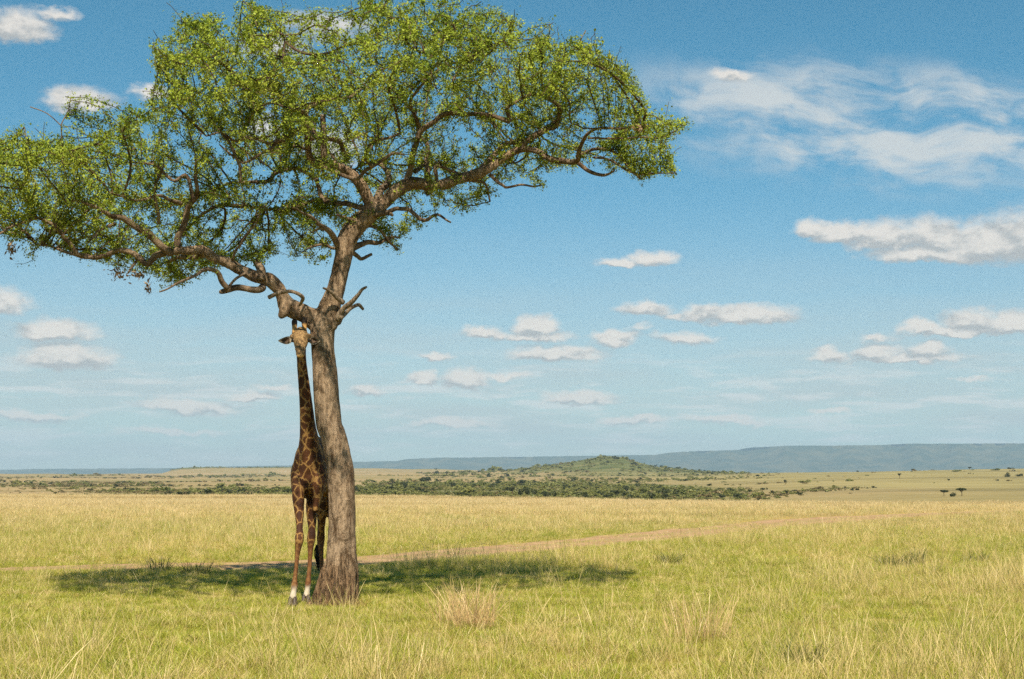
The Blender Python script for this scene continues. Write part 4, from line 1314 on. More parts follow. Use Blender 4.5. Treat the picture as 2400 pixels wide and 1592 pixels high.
# ------------------------------------------------------------------ the giraffe
def build_giraffe():
    g = empty("giraffe", tuple(P(722, 1412, 23.9)[:2]) + (0,), label="tall giraffe standing in shade, facing the camera beside the tree trunk", category="giraffe")
    off = np.array(g.location)
    acc = Acc()

    def add(pts, ref=(0, 1, 0), per=5, sides=16):
        """pts: (px, py, Y, half width, half depth)"""
        q = catmull([[*P(a, b, Y), w, dd] for a, b, Y, w, dd in pts], per)
        v, f = tube(q[:, :3], q[:, 3], q[:, 4], sides=sides, ref=ref)
        acc.add(v, f)
        return q

    # trunk of the body, running away from the camera
    bx = lambda px: (px - 1200) / F * 24.0
    body = np.array([[-3.43, 23.86, 2.16, .10, .16], [-3.43, 23.95, 2.16, .20, .36], [-3.43, 24.10, 2.20, .265, .50], [-3.42, 24.35, 2.26, .275, .56], [-3.40, 24.75, 2.28, .285, .52],
                     [-3.37, 25.15, 2.24, .285, .46], [-3.32, 25.50, 2.18, .27, .42], [-3.30, 25.80, 2.14, .22, .34], [-3.29, 25.95, 2.10, .12, .20]])
    q = catmull(body, 6)
    v, f = tube(q[:, :3], q[:, 3], q[:, 4], sides=20, ref=(0, 0, 1))
    acc.add(v, f)
    # neck
    neck = add([(706, 786, 23.50, .075, .085), (706, 815, 23.48, .078, .095), (707, 848, 23.50, .080, .105), (713, 906, 23.58, .094, .135), (718, 957, 23.70, .112, .170),
                (721, 998, 23.84, .130, .215), (724, 1030, 23.96, .160, .27), (725, 1060, 24.08, .205, .34), (724, 1095, 24.2, .25, .40)])
    # head, muzzle hanging towards the camera
    head = add([(705, 776, 23.52, .070, .075), (705, 781, 23.42, .112, .105), (705, 790, 23.32, .124, .115), (705, 800, 23.24, .124, .112), (704.5, 809, 23.15, .104, .098),
                (704, 817, 23.06, .082, .084), (704, 825, 22.98, .075, .080), (704, 832, 22.93, .070, .068), (704, 837, 22.92, .045, .04)], ref=(0, 0, 1))
    for (a, b, Y, r) in ((684.5, 789, 23.34, .044), (724.5, 788, 23.34, .044), (693, 818, 23.00, .020), (715, 818, 23.00, .020)):
        p = P(a, b, Y)
        v, f = tube(np.array([p + [0, 0, -r], p + [0, 0, -r * .5], p, p + [0, 0, r * .5], p + [0, 0, r]]), np.array([.35, .87, 1, .87, .35]) * r, sides=10)
        acc.add(v, f)
    # shoulders
    for s in (-1, 1):
        qs = catmull([[-3.43 + s * .12, 24.28, 2.50, .07, .15], [-3.43 + s * .185, 24.15, 2.22, .115, .22], [-3.43 + s * .18, 24.05, 1.95, .105, .20], [-3.43 + s * .155, 24.0, 1.70, .075, .13], [-3.43 + s * .14, 23.97, 1.52, .045, .08]], 5)
        v, f = tube(qs[:, :3], qs[:, 3], qs[:, 4], sides=14)
        acc.add(v, f)
    # fore legs
    add([(700, 1120, 23.98, .110, .16), (700, 1160, 23.90, .112, .15), (701, 1190, 23.82, .090, .115), (702, 1222, 23.73, .064, .078), (702, 1240, 23.68, .056, .066), (702, 1256, 23.64, .073, .080),
         (701.5, 1268, 23.62, .072, .078), (699.5, 1280, 23.62, .058, .058), (697, 1300, 23.62, .042, .046), (694, 1330, 23.60, .037, .042), (691.5, 1354, 23.58, .040, .046), (690, 1372, 23.56, .056, .062), (688.5, 1386, 23.53, .046, .052), (687, 1397, 23.50, .056, .07), (686.5, 1404, 23.49, .062, .08)])
    add([(740, 1120, 24.2, .115, .16), (735, 1162, 24.2, .112, .15), (731, 1192, 24.18, .102, .125), (731, 1220, 24.16, .080, .09), (731, 1240, 24.14, .064, .072), (730, 1256, 24.12, .073, .080),
         (729, 1268, 24.12, .070, .076), (728, 1280, 24.12, .056, .056), (727, 1300, 24.12, .043, .046), (725.5, 1330, 24.10, .039, .042), (723.5, 1352, 24.08, .041, .046), (722, 1369, 24.06, .054, .060), (720.5, 1382, 24.04, .045, .052), (719, 1392, 24.02, .054, .068), (718.5, 1399, 24.01, .060, .078)])
    # hind legs: thigh, knee forward, hock back, upright shank
    for dx in (0, 26):
        add([(757 + dx, 1120, 25.62, .13, .30), (756 + dx, 1165, 25.52, .125, .25), (754 + dx, 1200, 25.50, .095, .16), (754 + dx, 1228, 25.60, .066, .10), (753 + dx, 1246, 25.70, .060, .085), (752 + dx, 1258, 25.76, .074, .095),
             (752 + dx, 1272, 25.76, .064, .072), (752.5 + dx, 1290, 25.74, .046, .052), (754 + dx, 1325, 25.70, .040, .044), (755 + dx, 1345, 25.68, .043, .046), (756 + dx, 1358, 25.66, .055, .06), (756 + dx, 1370, 25.63, .045, .05), (756 + dx, 1379, 25.60, .058, .075)])
    me = remeshed(acc.mesh("body"), .015, 8)
    co = get_co(me)
    # fine modelling: breast-bone furrow, tendons on the legs
    no = get_no(me)
    furrow = np.exp(-((co[:, 0] + 3.43) / .035) ** 2) * smooth01((2.35 - co[:, 2]) / .3) * smooth01((co[:, 2] - 1.5) / .15) * (co[:, 1] < 24.1)
    dsp = -.02 * furrow + .006 * (fbm(co * 14, 3, 141) - .5)
    co = co + no * dsp[:, None]
    dh = np.min(np.linalg.norm(co[:, None, :] - head[None, 4::3, :3], axis=2), axis=1)
    face = smooth01((.22 - dh) / .07)
    face = np.maximum(face, smooth01((co[:, 2] - 4.36) / .08))
    face[(co[:, 1] > 23.6) & (co[:, 2] < 4.3)] = 0
    low = .85 * smooth01((1.12 - co[:, 2]) / .30)
    sock = smooth01((.35 + .10 * (fbm(co * 9, 2, 143) - .5) - co[:, 2]) / .13)
    coat = co * np.array([1, 1, .82]) * np.where(co[:, 2] > 2.75, 1.25, 1.0)[:, None] if False else co * np.array([1, 1, .82])
    set_co(me, co - off)
    for nm, arr in (('coat', coat), ('zones', np.stack([face, low, sock], 1))):
        a = me.attributes.new(nm, 'FLOAT_VECTOR', 'POINT')
        a.data.foreach_set('vector', arr.astype(np.float32).ravel())
    body_o = obj("body", me, M['coat'], g)

    # ossicones
    for (a0, b0, a1, b1) in ((690.5, 782, 690, 747), (713.5, 781, 713, 743)):
        p0, p1 = P(a0, b0, 23.40), P(a1, b1, 23.46)
        tt = np.linspace(0, 1, 12)[:, None]
        path = p0 * (1 - tt) + p1 * tt
        r = np.array([.046, .044, .041, .040, .040, .041, .043, .046, .048, .046, .036, .015])
        v, f = tube(path, r, sides=14)
        up = np.append(np.repeat(np.linspace(0, 1, 12), 14), [0, 1])
        acc2 = Acc().add(v - off, f, up=up)
        obj("ossicone", acc2.mesh("ossicone"), M['ossicone'], g)
    # median bump, dark tufted
    p = P(704, 776, 23.37)
    v, f = tube(np.array([p + [0, .03, -.06], p + [0, .02, -.01], p + [0, .02, .03], p + [0, .03, .055]]), [.05, .048, .036, .012], sides=12)
    obj("forehead_tuft", Acc().add(v - off, f).mesh("forehead_tuft"), M['black_hair'], g)
    # ears
    for s, base, tip in ((-1, (685, 795), (652, 799)), (1, (723, 795), (751, 799))):
        b, t_ = P(*base, 23.42), P(*tip, 23.38)
        L = np.linalg.norm(t_ - b)
        ex = (t_ - b) / L
        ez = np.array([0, 0, 1.0]) - ex * ex[2]
        ez /= np.linalg.norm(ez)
        ey = np.cross(ez, ex)
        if ey[1] > 0:
            ey = -ey                                        # towards the camera
        def ear(scale, lift, nu=12, nv=9):
            U, V = np.meshgrid(np.linspace(0, 1, nu), np.linspace(-1, 1, nv), indexing='ij')
            prof = np.sin(np.pi * np.clip(U * .93 + .07, 0, 1) ** .75) ** .8 * .060 * scale + .004
            ctr = -.012 * np.sin(np.pi * U)
            x = (U * scale + (1 - scale) * .5) * L
            pts = b + x[..., None] * ex + (ctr + V * prof)[..., None] * ez + (lift - .035 * (1 - V ** 2) * np.sin(np.pi * U) * -1 * -1)[..., None] * ey
            i = np.arange(nu - 1)[:, None] * nv + np.arange(nv - 1)[None]
            qd = np.stack([i, i + 1, i + nv + 1, i + nv], -1).reshape(-1, 4)
            return pts.reshape(-1, 3), qd
        v, f = ear(1, 0)
        v2, f2 = v - ey * .010, f[:, ::-1]
        e = obj("ear", Acc().add(v - off, f).add(v2 - off, f2).mesh("ear"), M['ear_fur'], g)
        v, f = ear(.62, .012)
        obj("ear_inside", Acc().add(v - off, f).mesh("ear_inside"), M['ear_inside'], e)
    # eyes, nostrils, lips
    def ball(name, c, r, m, sc=(1, 1, 1), n=10, parent=g):
        th, ph = np.meshgrid(np.linspace(0, np.pi, n), np.linspace(0, 2 * np.pi, 2 * n, endpoint=False), indexing='ij')
        v = np.stack([np.sin(th) * np.cos(ph), np.sin(th) * np.sin(ph), np.cos(th)], -1).reshape(-1, 3) * r * np.array(sc) + c - off
        i = np.arange(n - 1)[:, None] * 2 * n
        j = np.arange(2 * n)[None]
        j2 = (j + 1) % (2 * n)
        qd = np.stack([i + j, i + j2, i + 2 * n + j2, i + 2 * n + j], -1).reshape(-1, 4)
        return obj(name, mesh(name, v, qd, True), M[m], parent)
    for px in (686.5, 722.5):
        ball("eye", P(px, 798.5, 23.24), .030, 'eye')
    for px in (697.5, 711):
        ball("nostril", P(px, 820.5, 22.945), .017, 'eye', (.7, .6, 1.25))
    ball("lips", P(704, 833.5, 22.905), .060, 'muzzle_skin', (1.0, .62, .62))
    # hooves, cloven
    for (px, py, Y) in ((686.5, 1404, 23.48), (718.5, 1399, 24.0), (756, 1379, 25.59), (782, 1379, 25.59)):
        top = P(px, py, Y)
        for s in (-1, 1):
            c = top + np.array([s * .036, -.012, 0])
            path = np.array([[c[0] - s * .004, c[1] + .012, top[2] + .025], [c[0], c[1], top[2] - .01], [c[0] + s * .005, c[1] - .012, .035], [c[0] + s * .006, c[1] - .016, .004]])
            v, f = tube(path, [.030, .036, .042, .043], [.055, .068, .080, .084], sides=12)
            obj("hoof", Acc().add(v - off, f).mesh("hoof"), M['hoof_horn'], g)
    # mane along the back of the neck
    nb = neck[3:-4]
    path = nb[:, :3] + np.array([0, 1, 0.25]) * nb[:, 4][:, None]
    v, f = tube(path, .018, .045, sides=8)
    obj("mane", Acc().add(v - off, f).mesh("mane"), M['mane_hair'], g)
    # tail with its tuft
    tp = catmull([[*P(772, 1050, 25.95), .035], [*P(765, 1080, 26.02), .026], [*P(752, 1150, 26.05), .018], [*P(746, 1230, 26.04), .013], [*P(745, 1285, 26.02), .014]], 6)
    v, f = tube(tp[:, :3], tp[:, 3], sides=8)
    tl = obj("tail", Acc().add(v - off, f).mesh("tail"), M['mane_hair'], g)
    tuft = Acc()
    e0 = tp[-1, :3]
    for i in range(60):
        a = rng.normal(0, 1, 3) * [.012, .012, 0]
        b = rng.normal(0, 1, 3) * [.028, .02, .05]
        pth = catmull([e0 + a + [0, 0, .06], e0 + a * 2 + [-.005, 0, -.12], e0 + b + [.008, 0, -.36]], 3)
        v, f = tube(pth, np.linspace(.007, .002, len(pth)), sides=4)
        tuft.add(v - off, f)
    obj("tail_tuft", tuft.mesh("tail_tuft"), M['black_hair'], tl)
    return g


build_giraffe()


# ------------------------------------------------------------------ grass
def clump(name, nb, rad, h0, h1, width, dry0, dry1, bend=.5, seed_head=0.0, m='grass', link=False, lean=.25):
    """a clump of curved blades as one mesh"""
    r_ = np.sqrt(rng.uniform(0, 1, nb)) * rad
    t_ = rng.uniform(0, 2 * np.pi, nb)
    bx, by = r_ * np.cos(t_), r_ * np.sin(t_)
    h = rng.uniform(h0, h1, nb)
    az = t_ + rng.normal(0, .9, nb)
    k0 = np.abs(rng.normal(0, lean, nb))
    k1 = rng.uniform(.1, 1, nb) * bend
    fa = rng.uniform(0, np.pi, nb)
    sx, sy = np.cos(fa), np.sin(fa)
    segs = np.array([0, .38, .74, 1.0])
    wds = np.array([1.0, .85, .55 + seed_head, 0]) * width
    V, UP, DRY = [], [], []
    dry = rng.uniform(dry0, dry1, nb)
    for s, w in zip(segs, wds):
        out = h * (k0 * s + k1 * s ** 2.2)
        z = h * s * (1 - .28 * k1 * s) - .02 * (s == 0)
        cx, cy_ = bx + np.cos(az) * out, by + np.sin(az) * out
        ww = w * rng.uniform(.7, 1.3, nb) * .5
        if s < 1:
            V += [np.stack([cx - sx * ww, cy_ - sy * ww, z], 1), np.stack([cx + sx * ww, cy_ + sy * ww, z], 1)]
            UP += [np.full(nb, s)] * 2; DRY += [dry] * 2
        else:
            V += [np.stack([cx, cy_, z], 1)]; UP += [np.full(nb, s)]; DRY += [dry]
    v = np.concatenate(V)
    i = np.arange(nb)
    q = np.concatenate([np.stack([i, i + nb, i + 3 * nb, i + 2 * nb], 1), np.stack([i + 2 * nb, i + 3 * nb, i + 5 * nb, i + 4 * nb], 1)])
    tr = np.stack([i + 4 * nb, i + 5 * nb, i + 6 * nb], 1)
    me = mesh(name, v, [q, tr], False, {'up': np.concatenate(UP), 'dry': np.concatenate(DRY)})
    me.materials.append(M[m])
    return me


def library(name, meshes):
    c = bpy.data.collections.new(name)
    for i, me in enumerate(meshes):
        o = bpy.data.objects.new("%s_%02d" % (name, i), me)
        c.objects.link(o)
    return c


def scatter(name, pts, rot, scl, idx, lib):
    me = bpy.data.meshes.new(name)
    me.vertices.add(len(pts))
    me.vertices.foreach_set('co', np.asarray(pts, np.float32).ravel())
    a = me.attributes.new('rot', 'FLOAT_VECTOR', 'POINT'); a.data.foreach_set('vector', np.asarray(rot, np.float32).ravel())
    a = me.attributes.new('scl', 'FLOAT_VECTOR', 'POINT'); a.data.foreach_set('vector', np.asarray(scl, np.float32).ravel())
    a = me.attributes.new('idx', 'INT', 'POINT'); a.data.foreach_set('value', np.asarray(idx, np.int32))
    o = obj(name, me, None, kind="stuff")
    ng = bpy.data.node_groups.new(name, 'GeometryNodeTree')
    ng.interface.new_socket('Geometry', in_out='INPUT', socket_type='NodeSocketGeometry')
    ng.interface.new_socket('Geometry', in_out='OUTPUT', socket_type='NodeSocketGeometry')
    N = ng.nodes
    gi, go = N.new('NodeGroupInput'), N.new('NodeGroupOutput')
    ci = N.new('GeometryNodeCollectionInfo')
    ci.inputs['Collection'].default_value = lib
    ci.inputs['Separate Children'].default_value = True
    ci.inputs['Reset Children'].default_value = True
    ip = N.new('GeometryNodeInstanceOnPoints')
    ip.inputs['Pick Instance'].default_value = True

    def attr(nm, typ):
        n = N.new('GeometryNodeInputNamedAttribute')
        n.data_type = typ
        n.inputs['Name'].default_value = nm
        return n.outputs['Attribute']
    ng.links.new(gi.outputs[0], ip.inputs['Points'])
    ng.links.new(ci.outputs[0], ip.inputs['Instance'])
    ng.links.new(attr('idx', 'INT'), ip.inputs['Instance Index'])
    ng.links.new(attr('rot', 'FLOAT_VECTOR'), ip.inputs['Rotation'])
    ng.links.new(attr('scl', 'FLOAT_VECTOR'), ip.inputs['Scale'])
    ng.links.new(ip.outputs[0], go.inputs[0])
    md = o.modifiers.new("scatter", 'NODES')
    md.node_group = ng
    return o


def build_grass():
    lib = []
    for i in range(5): lib.append(clump("short_clump", 64, .17, .025, .08, .005, 0, .45, 1.1, 0, lean=.6))
    for i in range(6): lib.append(clump("mid_clump", 40, .16, .07, .18, .005, .0, .8, .9, 0, lean=.5))
    for i in range(5): lib.append(clump("stalk_clump", 9, .16, .24, .52, .0035, .75, 1.3, .35, .55))
    for i in range(5): lib.append(clump("far_clump", 50, .5, .12, .30, .012, .15, 1.0, .5))
    lib = library("clump", lib)
    P_, I_, S_ = [], [], []

    def sow(y0, y1, dens, kinds):
        area = .47 * (y1 ** 2 - y0 ** 2) + 8 * (y1 - y0)
        n = int(area * dens)
        # uniform over the wedge
        y = np.sqrt(rng.uniform(y0 ** 2, y1 ** 2, n))
        x = rng.uniform(-1, 1, n) * (.47 * y + 4)
        td = track_dist(x, y)
        edge = .95 + .5 * (fbm(xy0(x, y, .8), 2, 161) - .5)
        keep = (td > edge) | (rng.uniform(0, 1, n) < .03 + .22 * smooth01((fbm(xy0(x, y, .35), 3, 163) - .42) / .15))
        # keep blades out of the trunk
        keep &= np.hypot(x + 2.92, y - Y0) > .40
        straw = fbm(xy0(x, y * .8, .23), 3, 171) * .6 + fbm(xy0(x, y, .9), 2, 175) * .4 + .05 * smooth01(x / 4) * smooth01((23 - y) / 3)
        lawn = np.exp(-(((x + 3.2) / 9.5) ** 4 + ((y - 26) / 6.2) ** 4))
        lawn = np.maximum(lawn, .75 * np.exp(-((y - 21) / 3.2) ** 2))
        lawn = np.maximum(lawn, smooth01((2.2 - td) / 1.1))
        kind, sc = kinds(x, y, straw, lawn, n)
        keep &= kind >= 0
        P_.append(np.stack([x, y, terrain(x, y)], 1)[keep]); I_.append(kind[keep]); S_.append(sc[keep])

    def near(x, y, straw, lawn, n):
        u = rng.uniform(0, 1, n)
        pt = (.022 + .26 * smooth01((straw - .51) / .12)) * (1 - lawn * .95)
        pm = .24 + .30 * smooth01((straw - .42) / .15)
        pm = pm * (1 - lawn * .92)
        kind = np.where(u < pt, rng.integers(11, 16, n), np.where(u < pt + pm, rng.integers(5, 11, n), rng.integers(0, 5, n)))
        sc = rng.uniform(.7, 1.35, n) * (1 - .25 * lawn) * (.45 + 1.15 * fbm(xy0(x, y, 1.6), 2, 181))
        return kind, sc

    def mid(x, y, straw, lawn, n):
        u = rng.uniform(0, 1, n)
        pt = (.05 + .30 * smooth01((straw - .50) / .13)) * (1 - lawn * .95)
        kind = np.where(u < pt, rng.integers(11, 16, n), np.where(u < .8 - lawn * .5, rng.integers(5, 11, n), rng.integers(0, 5, n)))
        return kind, rng.uniform(.7, 1.4, n) * (1 - .3 * lawn)

    def far(x, y, straw, lawn, n):
        yr = F * CAM_H / (np.interp(pxa(x, y), RX, RY) - HZ)
        kind = np.where(rng.uniform(0, 1, n) < .14, rng.integers(11, 16, n), rng.integers(16, 21, n))
        kind[y > yr + 12] = -1
        return kind, rng.uniform(.6, 1.15, n) * (1 - .45 * lawn)
    sow(9, 34, 75, near)
    sow(34, 62, 22, mid)
    sow(50, 175, 4.2, far)
    p, k, s = np.concatenate(P_), np.concatenate(I_), np.concatenate(S_)
    n = len(p)
    rot = np.stack([rng.normal(0, .12, n), rng.normal(0, .12, n), rng.uniform(0, 2 * np.pi, n)], 1)
    scl = np.stack([s, s, s * rng.uniform(.8, 1.2, n)], 1)
    print("GRASS", n)
    scatter("grass", p, rot, scl, k, lib)


build_grass()


def tuft(name, px, py, label, m, nb, rad, h0, h1, wd, lean=.3, bend=.4, dry=(0, 1), head=.3):
    x, y = gpt(px, py)
    me = clump(name, nb, rad, h0, h1, wd, dry[0], dry[1], bend, head, m, lean=lean)
    o = obj(name, me, None, label=label, category="grass tuft")
    o.location = (x, y, float(terrain(x, y)))
    return o


tuft("grass_tuft", 1110, 1478, "tall straw-coloured grass tuft fanning out in the foreground right of the trunk", 'straw', 300, .27, .25, .78, .006, .40, .25)
tuft("grass_tuft", 1052, 1462, "smaller dry tuft leaning left beside the tall straw tuft", 'straw', 110, .2, .25, .62, .006, .45, .25)
tuft("grass_tuft", 1640, 1500, "loose patch of dry straw stalks in the right foreground", 'straw', 220, .45, .25, .72, .0055, .35, .25)
tuft("grass_tuft", 2100, 1328, "dark green rounded grass tuft alone in the right-hand grassland", 'dark_grass', 260, .36, .16, .42, .011, .7, .7)
tuft("grass_tuft", 2150, 1326, "small upright green tuft against the right side of the dark rounded tuft", 'dark_grass', 90, .16, .25, .55, .010, .3, .3)
tuft("grass_tuft", 1570, 1326, "bright green bushy tuft right of the tree's shadow", 'dark_grass', 130, .28, .18, .38, .010, .6, .6, (.4, 1))
tuft("grass_tuft", 373, 1347, "dark spiky tuft at the far left edge of the tree's shadow", 'dark_grass', 110, .24, .16, .42, .009, .35, .4)
tuft("grass_tuft", 462, 1350, "low dark tuft in the left part of the shadow", 'dark_grass', 100, .3, .16, .36, .011, .5, .5)
tuft("grass_tuft", 2285, 1318, "small dark green tuft near the right edge of the picture", 'dark_grass', 110, .3, .15, .34, .010, .6, .6)
tuft("grass_tuft", 818, 1424, "rusty yellow grass tuft at the foot of the trunk", 'rusty', 240, .30, .06, .24, .007, .8, .8)
tuft("grass_tuft", 1880, 1560, "deep green fresh tuft at the bottom edge right of centre", 'dark_grass', 120, .2, .15, .36, .008, .4, .4, (.3, 1))


# ------------------------------------------------------------------ far bushes and trees
def blob_leaves(centres, radii, per, size):
    cs = np.repeat(centres, per, 0)
    rs = np.repeat(radii, per, 0)
    n = len(cs)
    d_ = rng.normal(0, 1, (n, 3))
    d_ /= np.linalg.norm(d_, axis=1)[:, None]
    c = cs + d_ * rs * (rng.uniform(.35, 1, n) ** .5)[:, None]
    a = rng.normal(0, 1, (n, 3)); a /= np.linalg.norm(a, axis=1)[:, None]
    b = np.cross(a, d_ + rng.normal(0, .4, (n, 3))); b /= np.linalg.norm(b, axis=1)[:, None]
    s = rng.uniform(.6, 1.3, n)[:, None] * size
    v = np.stack([c - a * s, c + b * s * .7, c + a * s, c - b * s * .7], 1).reshape(-1, 3)
    i = np.arange(n)[:, None] * 4
    f = np.concatenate([i + np.array([[0, 1, 2]]), i + np.array([[0, 2, 3]])], 0)
    return v, f, np.repeat(rng.uniform(0, 1, n), 4)


def bush_mesh(m, lobes=6, per=34, size=.16, flat=.75):
    k_ = lobes
    cen = np.stack([rng.normal(0, .45, k_), rng.normal(0, .45, k_), np.abs(rng.normal(.45, .18, k_)) * flat], 1)
    rad = np.stack([rng.uniform(.3, .55, k_)] * 2 + [rng.uniform(.25, .42, k_) * flat], 1)
    v, f, t_ = blob_leaves(cen, rad, per, size)
    me = mesh("bush", v, f, False, {'tint': t_})
    me.materials.append(M[m])
    return me


def ray_ground(px, py, ymin=170, ymax=5000):
    r = ray(px, py)
    Y = np.geomspace(ymin, ymax, 3000)
    s = Y / r[1]
    z = CAM_H + r[2] * s
    tz = terrain(r[0] * s, Y)
    hit = np.where(tz >= z)[0]
    i = hit[0] if len(hit) else int(np.argmax(tz - z))
    return np.array([r[0] * s[i], Y[i], tz[i]])


def build_scrub():
    lib = [bush_mesh('scrub', 5, 30, .17, 1.0) for _ in range(5)] + [bush_mesh('scrub_dark', 5, 30, .17, 1.1) for _ in range(3)] + [bush_mesh('scrub_brown', 4, 26, .18, .7) for _ in range(4)]
    lib = library("scrub_bush", lib)
    n = 170000
    px = rng.uniform(-500, 2900, n)
    Y = np.exp(rng.uniform(math.log(300), math.log(5200), n))
    x = (px - 1200) / (F * 1.0044) * Y
    nz = fbm(xy0(x, Y * 2.0, 1 / 160.), 4, 201)
    nz2 = fbm(xy0(x, Y * 2.2, 1 / 420.), 3, 207)
    I = np.interp
    # dense green belt in the valley
    belt = I(px, [-500, 120, 300, 420, 830, 1500, 1720, 1800], [0, .05, .5, 1, 1, 1, .7, 0]) * smooth01((Y - 330) / 60) * smooth01((I(px, [0, 300, 830, 900, 1300, 1700], [650, 760, 820, 1150, 1150, 760]) - Y) / 160)
    belt = belt * smooth01((nz - .30) / .16)
    # broken stands on the plain beyond
    stand = .40 * smooth01((nz2 - .56) / .08) * smooth01((Y - 700) / 300) * smooth01((3300 - Y) / 700) * I(px, [1700, 1850], [1, .10])
    left = I(px, [-500, 100, 140, 340, 400], [.5, .5, .9, .8, 0]) * np.exp(-((Y - 1000) / 230) ** 2) * smooth01((nz - .38) / .1)
    hill = I(px, [1180, 1240, 1680, 1800], [0, 1, 1, 0]) * np.exp(-((Y - 2450) / 330) ** 4) * smooth01((nz - .33) / .14)
    strip = I(px, [960, 990, 1200, 1240], [0, 1, 1, 0]) * np.exp(-((Y - 2500) / 200) ** 2)
    mesa = I(px, [400, 425, 720, 800], [0, 1, .8, 0]) * np.exp(-((Y - 4000) / 160) ** 2) * .9
    gully = np.exp(-((px - I(Y, [300, 420, 520, 640], [1640, 1760, 1880, 1990])) / 60) ** 2) * (Y < 650) * (px > 1500)
    right = .006 * (px > 1750) * (Y > 450) * (Y < 1700)
    pr = np.max([belt, stand, left, hill, strip, mesa, gully * .8, right], 0)
    pr = np.clip(pr, 0, 1) * np.clip((Y / 900) ** .9, .22, 1) * np.where(belt > .2, .75, .55)
    keep = rng.uniform(0, 1, n) < pr
    x, Y, px, nz = x[keep], Y[keep], px[keep], nz[keep]
    m = len(x)
    z = terrain(x, Y)
    size = rng.lognormal(0, .45, m) * np.clip(.25 + Y / 1400, .5, 2.3)
    brown = (rng.uniform(0, 1, m) < I(px, [-300, 300, 700, 900], [.9, .55, .25, .12])) | ((px > 1750) & (rng.uniform(0, 1, m) < .5))
    dark = rng.uniform(0, 1, m) < .18
    idx = np.where(brown, rng.integers(8, 12, m), np.where(dark, rng.integers(5, 8, m), rng.integers(0, 5, m)))
    rot = np.stack([np.zeros(m), np.zeros(m), rng.uniform(0, 6.28, m)], 1)
    scl = np.stack([size * rng.uniform(.9, 1.5, m), size * rng.uniform(.9, 1.5, m), size * rng.uniform(.7, 1.1, m)], 1)
    print("SCRUB", m)
    scatter("scrub", np.stack([x, Y, z - .1], 1), rot, scl, idx, lib)


build_scrub()


def far_bush(px, py, wpx, hpx, label, group=None, m='scrub_dark'):
    p = ray_ground(px, py)
    s = p[1] / F
    o = obj("bush", bush_mesh(m, 9, 40, .13, 1.0), None, label=label, category="bush")
    if group:
        o["group"] = group
    o.location = p - np.array([0, 0, .1])
    o.rotation_euler = (0, 0, rng.uniform(0, 6.28))
    o.scale = (wpx * s / 1.9, wpx * s / 1.9, hpx * s / 1.0)
    return o


def far_tree(px, py, wpx, hpx, label, group=None, m='scrub_dark', umbrella=True):
    p = ray_ground(px, py)
    s = p[1] / F
    W, Hh = wpx * s, hpx * s
    t = empty("savanna_tree", tuple(p), label=label, category="tree")
    if group:
        t["group"] = group
    tr = catmull([[0, 0, -.3, Hh * .045], [Hh * .03, 0, Hh * .3, Hh * .035], [-.02 * Hh, .02 * Hh, Hh * .6, Hh * .025], [Hh * .05, 0, Hh * .8, Hh * .012]], 4)
    acc = Acc().add(*tube(tr[:, :3], tr[:, 3], sides=7))
    for a in range(4):
        an = a * 1.6 + rng.uniform(0, 1)
        br = catmull([[0, 0, Hh * .42, Hh * .022], [math.cos(an) * W * .16, math.sin(an) * W * .16, Hh * .62, Hh * .015], [math.cos(an) * W * .33, math.sin(an) * W * .33, Hh * .76, Hh * .006]], 4)
        acc.add(*tube(br[:, :3], br[:, 3], sides=6))
    obj("trunk", acc.mesh("trunk"), M['twig'], t)
    k_ = 12
    an = rng.uniform(0, 6.28, k_); rr = np.sqrt(rng.uniform(0, 1, k_)) * W * .36
    if umbrella:
        cen = np.stack([np.cos(an) * rr, np.sin(an) * rr, Hh * rng.uniform(.70, .86, k_)], 1)
        rad = np.stack([np.full(k_, W * .17)] * 2 + [np.full(k_, Hh * .12)], 1)
    else:
        cen = np.stack([np.cos(an) * rr, np.sin(an) * rr, Hh * rng.uniform(.40, .82, k_)], 1)
        rad = np.stack([np.full(k_, W * .18)] * 2 + [np.full(k_, Hh * .16)], 1)
    v, f, tt = blob_leaves(cen, rad, 60, W * .045)
    obj("crown", mesh("crown", v, f, False, {'tint': tt}), M[m], t)
    return t


far_tree(2254, 1163, 32, 20, "largest of the three dark trees on the right-hand slope, broad crowned", umbrella=True)
far_bush(2233, 1164, 16, 11, "small dark bush in the middle of the three on the right-hand slope")
far_tree(2212, 1163, 28, 15, "leftmost of the three dark trees low on the right-hand slope", umbrella=True)
far_tree(1840, 1137, 10, 13, "lone dark tree above the shaded hollow right of centre", umbrella=False)
far_tree(2108, 1122, 11, 13, "lone tree half way up the right-hand slope", umbrella=True)
far_bush(1992, 1128, 20, 7, "low dark bush on the open slope left of the lone tree", m='scrub')
far_bush(1882, 1132, 30, 7, "wide flat green thicket on the slope above the hollow", m='scrub')
far_tree(2273, 1103, 10, 9, "tiny dark tree standing on the skyline of the right-hand slope", umbrella=True)
far_tree(2139, 1105, 8, 6, "tiny flat tree on the skyline left of the others", umbrella=True)
far_bush(2243, 1106, 20, 5, "long low bush just below the right-hand skyline", m='scrub')
far_bush(2361, 1118, 14, 10, "dark round bush near the right edge of the slope", m='scrub_dark')
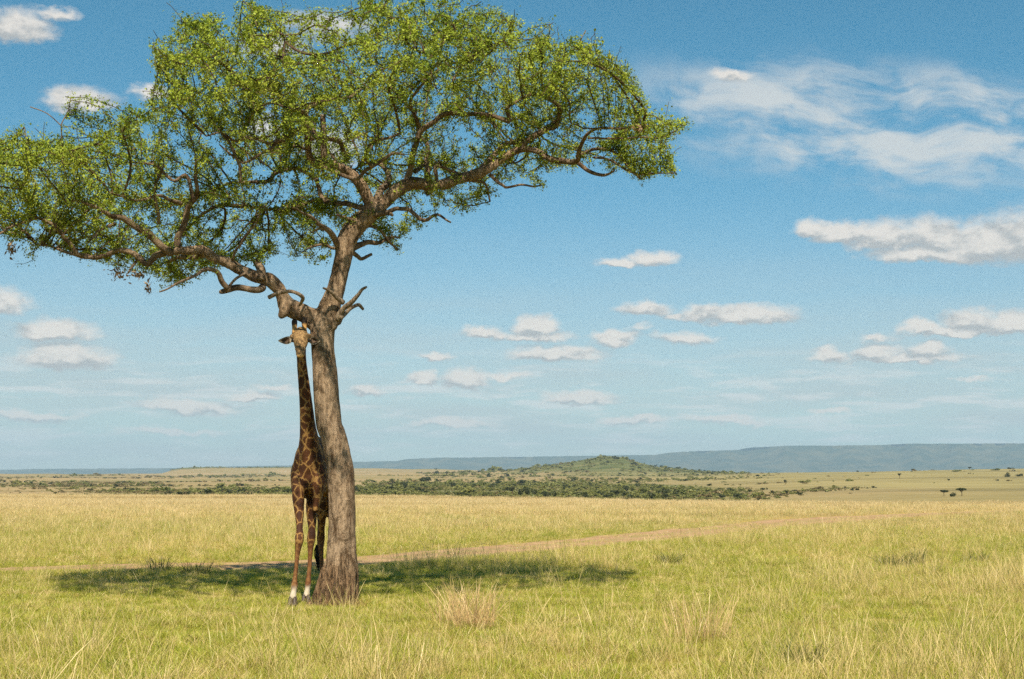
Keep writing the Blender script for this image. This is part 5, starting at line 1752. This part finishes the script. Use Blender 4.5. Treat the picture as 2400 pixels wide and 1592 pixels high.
far_bush(2392, 1117, 12, 9, "dark round bush cut by the right edge of the picture", m='scrub_dark')
far_bush(2335, 1103, 22, 5, "low scrubby bush on the skyline near the right edge", m='scrub')
far_bush(1998, 1150, 9, 7, "left one of two small bushes at the end of the hollow")
far_bush(2010, 1149, 10, 6, "right one of two small bushes at the end of the hollow")
far_tree(1757, 1158, 12, 12, "small upright tree at the left of the hollow's green thicket", umbrella=False)
far_bush(1776, 1166, 30, 15, "big green bush in the thicket of the hollow", m='scrub')
far_tree(1811, 1160, 12, 11, "small dark tree at the right of the hollow's thicket", umbrella=False)
far_bush(1824, 1168, 18, 9, "low green bush at the right end of the hollow's thicket", m='scrub')
far_bush(1727, 1166, 20, 12, "dark bush at the left end of the hollow's thicket")
far_tree(1201, 1158, 13, 22, "tallest dark tree in the valley belt left of the wooded hill", umbrella=False)
VB = "dark bushes along the front of the valley belt"
for (a, b, w_, h_, lb) in ((1220, 1162, 14, 16, "dark bush close on the right of the tallest valley tree"), (1233, 1162, 16, 18, "second dark bush right of the tallest valley tree, rather tall"),
                           (1252, 1163, 18, 16, "third dark bush right of the tallest valley tree, rounded"), (1277, 1164, 18, 14, "fourth dark bush right of the tallest valley tree, wide and low"),
                           (1297, 1165, 14, 13, "fifth dark bush right of the tallest valley tree, small"), (1335, 1165, 16, 15, "dark bush standing apart below the left flank of the wooded hill"),
                           (1375, 1166, 14, 12, "small dark bush below the middle of the wooded hill"), (1425, 1167, 18, 12, "low dark bush below the summit of the wooded hill"),
                           (1480, 1168, 18, 10, "flattest dark bush at the valley rim below the hill's right flank"), (1566, 1170, 22, 14, "last dark bush of the valley row, right of the broad green tree")):
    far_bush(a, b, w_, h_, lb, VB)
far_tree(1458, 1160, 14, 14, "single green tree at the foot of the wooded hill", m='scrub', umbrella=False)
far_tree(1507, 1160, 24, 18, "broad green tree right of the valley's dark row", m='scrub', umbrella=False)
far_tree(1022, 1104, 10, 6, "tiny tree alone on the far plain's skyline right of the trunk", umbrella=True)
